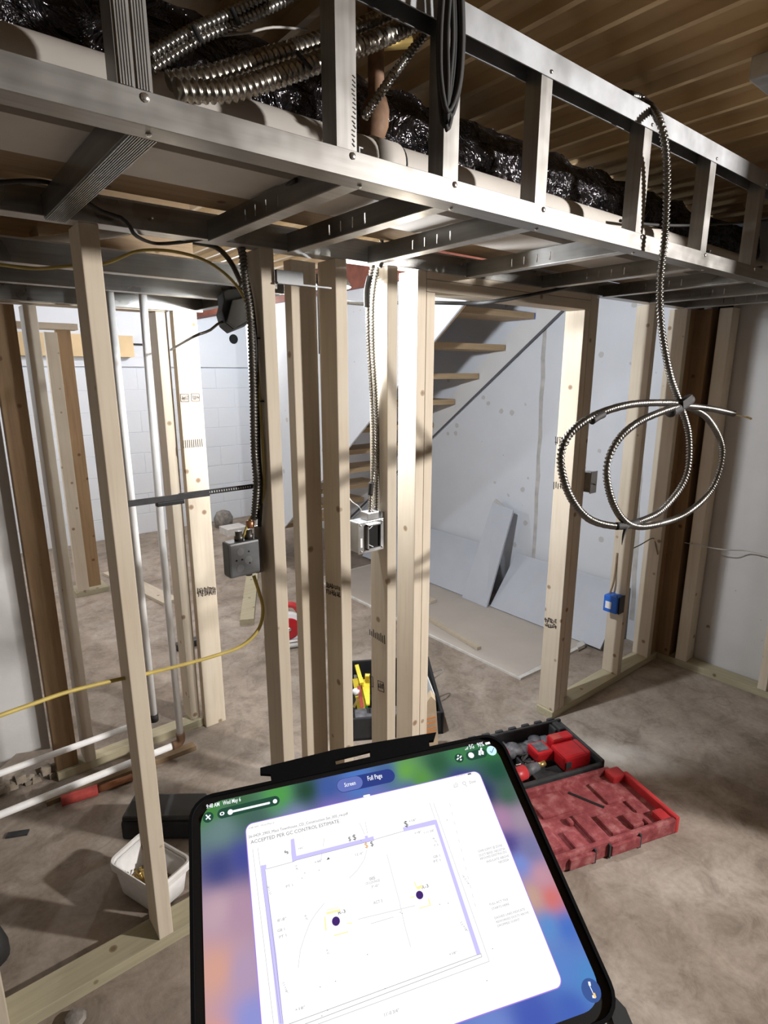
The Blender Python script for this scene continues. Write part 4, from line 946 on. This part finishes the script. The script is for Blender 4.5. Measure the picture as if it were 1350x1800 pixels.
# wallpaper: emissive panel with colours stored per vertex
def wallpaper():
    ctl = [(.02, .02, (.06, .22, .05)), (.12, .03, (.05, .14, .06)), (.16, .10, (.06, .12, .10)), (.24, .03, (.08, .32, .07)), (.33, .04, (.02, .06, .03)), (.40, .05, (.05, .10, .32)), (.50, .05, (.07, .18, .52)),
           (.60, .04, (.06, .12, .30)), (.66, .05, (.14, .36, .06)), (.70, .10, (.10, .28, .05)), (.78, .05, (.03, .10, .05)), (.86, .04, (.05, .20, .07)), (.97, .04, (.03, .16, .05)), (.84, .14, (.05, .05, .22)), (.97, .14, (.02, .08, .05)),
           (.06, .12, (.14, .22, .22)), (.05, .26, (.05, .06, .20)), (.12, .24, (.06, .07, .28)), (.04, .40, (.50, .34, .40)), (.10, .42, (.42, .26, .36)), (.03, .58, (.62, .33, .26)), (.10, .60, (.42, .30, .44)), (.11, .74, (.26, .28, .62)), (.03, .80, (.70, .32, .18)), (.03, .95, (.74, .22, .14)), (.11, .95, (.28, .26, .62)),
           (.90, .22, (.03, .04, .12)), (.97, .25, (.05, .12, .08)), (.92, .34, (.40, .22, .36)), (.98, .36, (.34, .26, .34)), (.91, .44, (.08, .06, .24)), (.97, .48, (.18, .18, .34)), (.92, .52, (.18, .26, .62)), (.97, .58, (.52, .28, .34)), (.92, .64, (.52, .34, .26)), (.97, .66, (.62, .16, .14)), (.93, .74, (.10, .26, .58)), (.98, .76, (.06, .16, .52)), (.92, .88, (.10, .22, .56)), (.98, .92, (.08, .24, .54)),
           (.80, .97, (.06, .10, .42)), (.90, .98, (.06, .12, .44)), (.68, .98, (.16, .24, .58)), (.55, .98, (.10, .18, .50)), (.40, .98, (.14, .2, .55)), (.2, .98, (.3, .26, .6)), (.4, .14, (.18, .14, .44)), (.55, .14, (.14, .16, .44)), (.28, .15, (.20, .22, .42)), (.66, .14, (.10, .12, .36))]
    nu, nv = 72, 54; vs = []; fs = []; cols = []
    for j in range(nv + 1):
        for i in range(nu + 1):
            u, v = i / nu, j / nv
            # rounded corners: pull the grid in
            vs.append((u, v))
            ws_ = 0; c = [0, 0, 0]
            for a, b, k in ctl:
                wgt = 1 / (((u - a) * 1.33) ** 2 + (v - b) ** 2 + .0006) ** 1.6; ws_ += wgt
                for q in range(3): c[q] += k[q] * wgt
            cols.append([q / ws_ for q in c])
    R = .018
    def rnd(u, v):
        x_, y_ = u * SW, v * SH
        for cx, cy, sx_, sy_ in ((R, R, -1, -1), (SW - R, R, 1, -1), (SW - R, SH - R, 1, 1), (R, SH - R, -1, 1)):
            dx, dy = (x_ - cx) * sx_, (y_ - cy) * sy_
            if dx > 0 and dy > 0:
                mx = max(dx, dy); d = sqrt(dx * dx + dy * dy); f = mx / d
                x_, y_ = cx + dx * f * sx_, cy + dy * f * sy_
        return x_, y_
    P = []
    for u, v in vs:
        x_, y_ = rnd(u, v); P.append(tp(x_, y_, -.0004))
    m = MB(); m.add(P, [(j * (nu + 1) + i, j * (nu + 1) + i + 1, (j + 1) * (nu + 1) + i + 1, (j + 1) * (nu + 1) + i) for j in range(nv) for i in range(nu)])
    mt, nt, b = _new('screen_wallpaper'); nt.nodes.remove(b)
    e = N(nt, 'ShaderNodeEmission'); at_ = N(nt, 'ShaderNodeVertexColor'); at_.layer_name = 'Col'
    nt.links.new(at_.outputs[0], e.inputs[0]); nt.links.new(e.outputs[0], nt.nodes['Material Output'].inputs[0])
    o = m.build('screen', 'screen_wallpaper', tb)
    ca = o.data.color_attributes.new('Col', 'FLOAT_COLOR', 'POINT')
    for i, c in enumerate(cols): ca.data[i].color = (*c, 1)
    return o
scr = wallpaper()
emit('page_white', (1.0, 1.0, 1.0), 1.0); emit('ink_grey', (.20, .19, .20)); emit('ink_light', (.36, .35, .37)); emit('ink_dark', (.10, .09, .10))
emit('plan_violet', (.60, .56, .95)); emit('dot_violet', (.06, .025, .16)); emit('plan_yellow', (1.0, .88, .42)); emit('ink_orange', (.7, .34, .05))
emit('ui_white', (.93, .96, 1.0)); emit('ui_dark', (.02, .07, .045)); emit('ui_navy', (.03, .05, .22)); emit('ui_blue', (.13, .17, .48)); emit('ui_cyan', (.62, .90, .90)); emit('ui_orange', (1, .62, .2)); emit('glow_violet', (.36, .22, .75)); emit('ui_deep', (.05, .10, .30))
# page
pa = [T(430, 1452), T(838, 1355), T(987, 1727)]
def uv(p): d = p - TL; return d.dot(eu), d.dot(ev)
def Tuv(a, b): return uv(T(a, b))
u0, v0 = Tuv(427, 1452); u1, _ = Tuv(846, 1354); ub, v1 = Tuv(986, 1732)
v0 = (Tuv(470, 1441)[1] + Tuv(800, 1365)[1]) / 2
u1 = (Tuv(858, 1400)[0] + Tuv(970, 1680)[0]) / 2
u0 = (Tuv(432, 1500)[0] + Tuv(464, 1790)[0]) / 2
v1 = (Tuv(960, 1738)[1] + Tuv(870, 1780)[1]) / 2
MB().prism(rr2(u0 - .0006, v0 - .0006, u1 + .0006, v1 + .0006, .006, .0), en * .00005).build('page_glow', 'glow_violet', tb)
page = MB().prism(rr2(u0, v0, u1, v1, .0055, .0001), en * .0001).build('page', 'page_white', tb)
HH = .0003
def strokes(name, mat, segs, wd, h=HH, par=None):
    m = MB()
    for s_ in segs:
        wq_ = s_[4] if len(s_) > 4 else wd
        p, q = T(s_[0], s_[1], h), T(s_[2], s_[3], h)
        if (q - p).length > 1e-6: m.rod(p, q, wq_, .00003, en)
    return m.build(name, mat, par or tb)
def polyline(pts): return [(*pts[i], *pts[i + 1]) for i in range(len(pts) - 1)]
def disc(name, px_, py_, r, mat, h=HH, seg=22):
    c = T(px_, py_, h); MB().lathe(c, en, [(r, 0), (r, .00003)], seg).build(name, mat, tb)
# plan walls (violet)
def shape(name, pts, mat, h=.00025): MB().prism([T(a, b, h) for a, b in pts], en * .00003).build(name, mat, tb)
shape('plan_wall', [(511, 1476), (517, 1474), (521, 1505), (642, 1474), (641, 1470), (646, 1469), (647, 1473), (656, 1470), (658, 1477), (522, 1512), (514, 1516), (512, 1500)], 'plan_violet')
shape('plan_wall', [(458, 1522), (468, 1520), (468, 1528), (466, 1529), (486, 1680), (498, 1800), (490, 1800), (478, 1690)], 'plan_violet')
shape('plan_wall', [(708, 1455), (764, 1441), (767, 1449), (710, 1462)], 'plan_violet')
shape('plan_wall', [(762, 1442), (767, 1441), (845, 1676), (838, 1679)], 'plan_violet')
strokes('plan_line', 'ink_grey', [(468, 1528, 512, 1516), (658, 1476, 710, 1461), (506, 1801, 838, 1679), (516, 1808, 847, 1682), (838, 1679, 845, 1677), (847, 1682, 845, 1676), (512, 1516, 522, 1512), (522, 1512, 658, 1477), (466, 1529, 498, 1800)], .00022)
strokes('plan_line', 'ink_grey', [(762, 1412, 860, 1690), (860, 1690, 500, 1822), (444, 1492, 481, 1800), (453, 1490, 494, 1800), (755, 1412, 765, 1440)], .00016)
strokes('plan_line', 'ink_light', polyline([(645, 1494), (640, 1512), (628, 1530), (614, 1544)]) + polyline([(570, 1588), (556, 1605), (545, 1622), (536, 1645), (528, 1670), (524, 1702)]) + polyline([(680, 1502), (690, 1540), (702, 1585), (712, 1630), (722, 1665)]) + [(630, 1616, 730, 1592), (652, 1624, 692, 1612)] + [(790 + i * 4, 1412 + i * 16, 792 + i * 4, 1418 + i * 16) for i in range(12)] + [(632, 1447, 641, 1467), (642, 1445, 646, 1466), (570, 1474, 568, 1488), (566, 1500, 564, 1512)], .00018)
strokes('plan_line', 'plan_yellow', [(574, 1606, 598, 1600, .0014), (571, 1612, 573, 1636, .001), (587, 1645, 612, 1638, .0007), (610, 1623, 619, 1623, .0006), (574, 1600, 594, 1596, .0004)], .0006)
strokes('plan_line', 'plan_yellow', [(733, 1562, 742, 1558, .002), (721, 1578, 729, 1576, .0006), (736, 1597, 758, 1591, .0006), (728, 1550, 733, 1562, .0008), (753, 1580, 756, 1590, .001)], .0006)
disc('plan_dot', 590.5, 1619.5, .0029, 'dot_violet'); disc('plan_dot', 737.5, 1573.5, .0028, 'dot_violet')
MB().prism([T(a, b, HH) for a, b in ((574, 1512), (580, 1510), (577, 1507))], en * .00003).build('plan_arrow', 'ink_dark', tb)
strokes('plan_tick', 'ink_grey', [(x_, y_, x_ + 1.5, y_) for x_, y_ in ((535, 1535), (530, 1544), (560, 1530), (562, 1735), (589, 1725), (865, 1668), (855, 1724), (571, 1626), (634, 1478), (785, 1442), (645, 1678), (575, 1776), (565, 1786), (676, 1738), (703, 1604), (706, 1606), (787, 1588), (772, 1590))], .0004)

# text
FONT = None
def text(body, px_, py_, hpx, mat, par=None, width=None, h=HH, ang=0.0, align='LEFT', bold=0.0, name='text'):
    """lettering lying on the glass; (px,py) is the left end of the base line, hpx the cap height in photo pixels"""
    cu = bpy.data.curves.new('t', 'FONT'); cu.body = body; cu.size = 1.0; cu.resolution_u = 2; cu.offset = bold
    ob = bpy.data.objects.new('t', cu); COL.objects.link(ob)
    me = bpy.data.meshes.new_from_object(ob); bpy.data.objects.remove(ob); bpy.data.curves.remove(cu)
    xs = [v.co.x for v in me.vertices]; x_min, x_max = min(xs), max(xs)
    p = T(px_, py_, h); q = T(px_ + hpx * .1, py_ - hpx, h)
    cap = abs((q - p).dot(ev)); sc = cap / .70
    sxx = sc
    if width:
        r = T(px_ + width * .975, py_ - width * .221, h); sxx = abs((r - p).dot(eu)) / (x_max - x_min)
    du = eu * cos(ang) + ev * sin(ang); dv = -ev * cos(ang) + eu * sin(ang)
    loc = WL[tb.name]
    for v in me.vertices:
        v.co = p + du * ((v.co.x - x_min) * sxx) + dv * (v.co.y * sc) - loc
    me.name = name; me.materials.append(MATS[mat]); o = bpy.data.objects.new(name, me); COL.objects.link(o); o.parent = tb; WL[o.name] = loc.copy()
    return o
text('9:48 AM   Wed May 6', 363, 1422, 7.5, 'ui_white', width=62, bold=.015)
text('Screen', 606, 1384, 7.5, 'ui_white', width=20, h=.0006, bold=.01)
text('Full Page', 647, 1373, 8.5, 'ui_white', width=26, h=.0006, bold=.01)
text('5G   90%', 826, 1317, 8, 'ui_white', width=26, h=.0005, bold=.015)
text('9:48 AM   Wed May 6', 437, 1458, 3, 'ink_light', width=46)
text('26-0429_2903_Mass Townhouse_CD_Construction Set_005_rw.pdf', 437, 1474, 5, 'ink_grey', width=180)
text('ACCEPTED PER GC CONTROL ESTIMATE', 441, 1484, 6.5, 'ink_grey', width=160)
text('Done', 826, 1378, 5.5, 'ink_light', width=11)
text('005', 650, 1548, 5.5, 'ink_grey', width=10); text('CF LOUNGE', 643, 1556, 4.5, 'ink_light', width=26); text("7'-0\"", 653, 1562, 4.5, 'ink_light', width=14)
text('ACT 3', 657, 1590, 5.5, 'ink_light', width=16)
text('R-3', 595, 1608, 6.5, 'ink_dark', width=13); text('R-3', 742, 1563, 6.5, 'ink_dark', width=12)
text('$', 621, 1477, 10, 'ink_dark'); text('$', 613, 1479, 8, 'ink_dark'); text('$', 642, 1491, 10, 'ink_orange'); text('$', 652, 1488, 9, 'ink_dark'); text('$', 712, 1454, 11, 'ink_dark'); text('$', 505, 1502, 8, 'ink_dark', ang=-.9)
text('+18"', 719, 1446, 4, 'ink_light', width=13); text('+18"', 729, 1467, 4, 'ink_light', width=12); text("1'-11 3/8\"", 746, 1466, 4, 'ink_light', width=18)
text('+42"', 524, 1494, 3.5, 'ink_light', width=10); text('+48"', 553, 1518, 4, 'ink_light', width=14); text("12'-0\"", 625, 1505, 4, 'ink_light', width=14)
text("7'-8\"", 518, 1522, 4, 'ink_light', ang=1.35); text("(?) +18\"", 477, 1572, 4, 'ink_light', ang=-1.75); text('PT 1', 503, 1561, 4.5, 'ink_light', width=12)
text("8'-8\"", 488, 1621, 5, 'ink_light', width=16); text('GB 1', 488, 1639, 5, 'ink_light', width=13); text('PT 1', 491, 1650, 5, 'ink_light', width=13)
text("8'-0\"", 535, 1610, 4, 'ink_light', ang=1.3); text("4'-2\"", 573, 1670, 4, 'ink_light', ang=1.35); text("11'-0 3/4\"", 676, 1787, 6.5, 'ink_light', width=27)
text('+18"', 519, 1778, 5, 'ink_light', width=18); text('+18"', 790, 1680, 4.5, 'ink_light', width=14); text('( ) +18"', 497, 1728, 5, 'ink_light', ang=1.35); text('( ) +18"', 809, 1622, 5, 'ink_light', ang=1.25)
text('GB 1', 762, 1509, 4.5, 'ink_light', width=12); text('PT 1', 763, 1517, 4.5, 'ink_light', width=12); text("14'-5 1/4\"", 812, 1540, 4, 'ink_light', ang=1.22); text("8'-7\"", 760, 1474, 4, 'ink_light', ang=1.3); text('F-2', 764, 1488, 3.5, 'ink_light', width=7)
for i, (t_, a, b, w_) in enumerate((('GWB SOFFIT @ ZONE', 841, 1499, 44), ('DUCT BEND. NEGOTIA', 843, 1506, 47), ('AROUND EXISTING DU', 844, 1512, 49), ('INSULATE ABOVE', 856, 1517, 41), ('NECESSA', 877, 1518, 19))):
    text(t_, a, b, 4.3, 'ink_light', width=w_)
for t_, a, b, w_ in (('FULL ACT TILE', 861, 1592, 34), ('STARTS HERE', 865, 1600, 32), ('DASHED LINES INDICATE', 870, 1616, 56), ('REWORKED DUCTS ABOVE', 873, 1623, 60), ('DROPPED SOFFIT', 875, 1630, 41)):
    text(t_, a, b, 4.3, 'ink_light', width=w_)
# interface buttons
def pill(name, a, b, rad, mat, h=.0003):
    p, q = T(*a, h), T(*b, h); m = MB(); d = (q - p).normalized(); s_ = en.cross(d); pts = []
    for j in range(13): t = pi / 2 + pi * j / 12; pts.append(p + d * cos(t) * rad + s_ * sin(t) * rad)
    for j in range(13): t = -pi / 2 + pi * j / 12; pts.append(q + d * cos(t) * rad + s_ * sin(t) * rad)
    m.prism(pts, en * .00003).build(name, mat, tb)
disc('button', 366, 1437, .0042, 'ui_dark'); pill('slider_track', (391, 1430), (483, 1408), .0040, 'ui_dark')
strokes('button_icon', 'ui_white', [(362, 1441, 370, 1433), (362, 1433, 370, 1441)], .0010, .0006)
pill('slider_bar', (404, 1428), (473, 1412), .0009, 'ui_white', .0005); disc('slider_knob', 405, 1428, .0022, 'ui_white', .0006); disc('slider_end', 483.5, 1409, .0018, 'ui_white', .0006)
pill('slider_icon', (389.5, 1431), (391.5, 1430.5), .0014, 'ui_white', .0005); disc('slider_icon_hole', 390.5, 1430.8, .0008, 'ui_dark', .0007)
pill('mode_switch', (604, 1381), (682, 1364), .0060, 'ui_navy'); pill('mode_selected', (604, 1381), (626, 1376), .0056, 'ui_blue', .00045)
disc('button', 807, 1333, .0042, 'ui_dark'); pill('button', (827, 1329), (848, 1324), .0042, 'ui_dark'); disc('button', 828, 1328, .0027, 'ui_white', .0005)
disc('confirm_button', 864, 1320, .0046, 'ui_cyan', .0005); strokes('confirm_tick', 'ui_blue', [(861, 1321, 864, 1324), (864, 1324, 868, 1315)], .0006, .0008)
strokes('button_icon', 'ui_white', [(803, 1336, 806, 1333), (808, 1333, 811, 1329), (804, 1330, 806, 1328), (809, 1337, 811, 1335), (843, 1328, 843, 1320, .0022), (848, 1327, 848, 1321, .0022), (843, 1320, 848, 1320, .001), (845, 1319, 846, 1315, .0016)], .0012, .0006)
strokes('battery_icon', 'ui_white', [(853, 1308, 861, 1306, .0022)], .002, .0005); strokes('signal_icon', 'ui_white', [(818, 1319, 818, 1317), (820, 1318.5, 820, 1315), (822, 1318, 822, 1313)], .0006, .0005)
pill('grab_handle', (640, 1400), (649, 1398), .0008, 'ui_white', .0004)
strokes('page_icon', 'ink_light', [(801, 1382, 801, 1375), (798, 1378, 798, 1384), (798, 1384, 804, 1383), (804, 1383, 804, 1377), (818, 1380, 821, 1383)], .0003)
m = MB(); cpt = T(816, 1377, HH)
for j in range(14):
    a, b = 2 * pi * j / 14, 2 * pi * (j + 1) / 14
    m.rod(cpt + (eu * cos(a) + ev * sin(a)) * .0014, cpt + (eu * cos(b) + ev * sin(b)) * .0014, .0003, .00003, en)
m.build('page_icon', 'ink_light', tb)
strokes('page_battery', 'ink_dark', [(822, 1361.5, 828, 1360, .0012)], .001); text('5G 90%', 802, 1366, 3, 'ink_light', width=16)
disc('tool_button', 1039, 1741, .0068, 'ui_deep', .0003)
strokes('tool_icon', 'ui_white', [(1035, 1726, 1036.5, 1733, .0016), (1036, 1733, 1042, 1746, .0005), (1043, 1750, 1044, 1755, .0022)], .001, .0006)
strokes('tool_icon', 'ui_orange', [(1043, 1746, 1046, 1754, .0016)], .001, .0008)
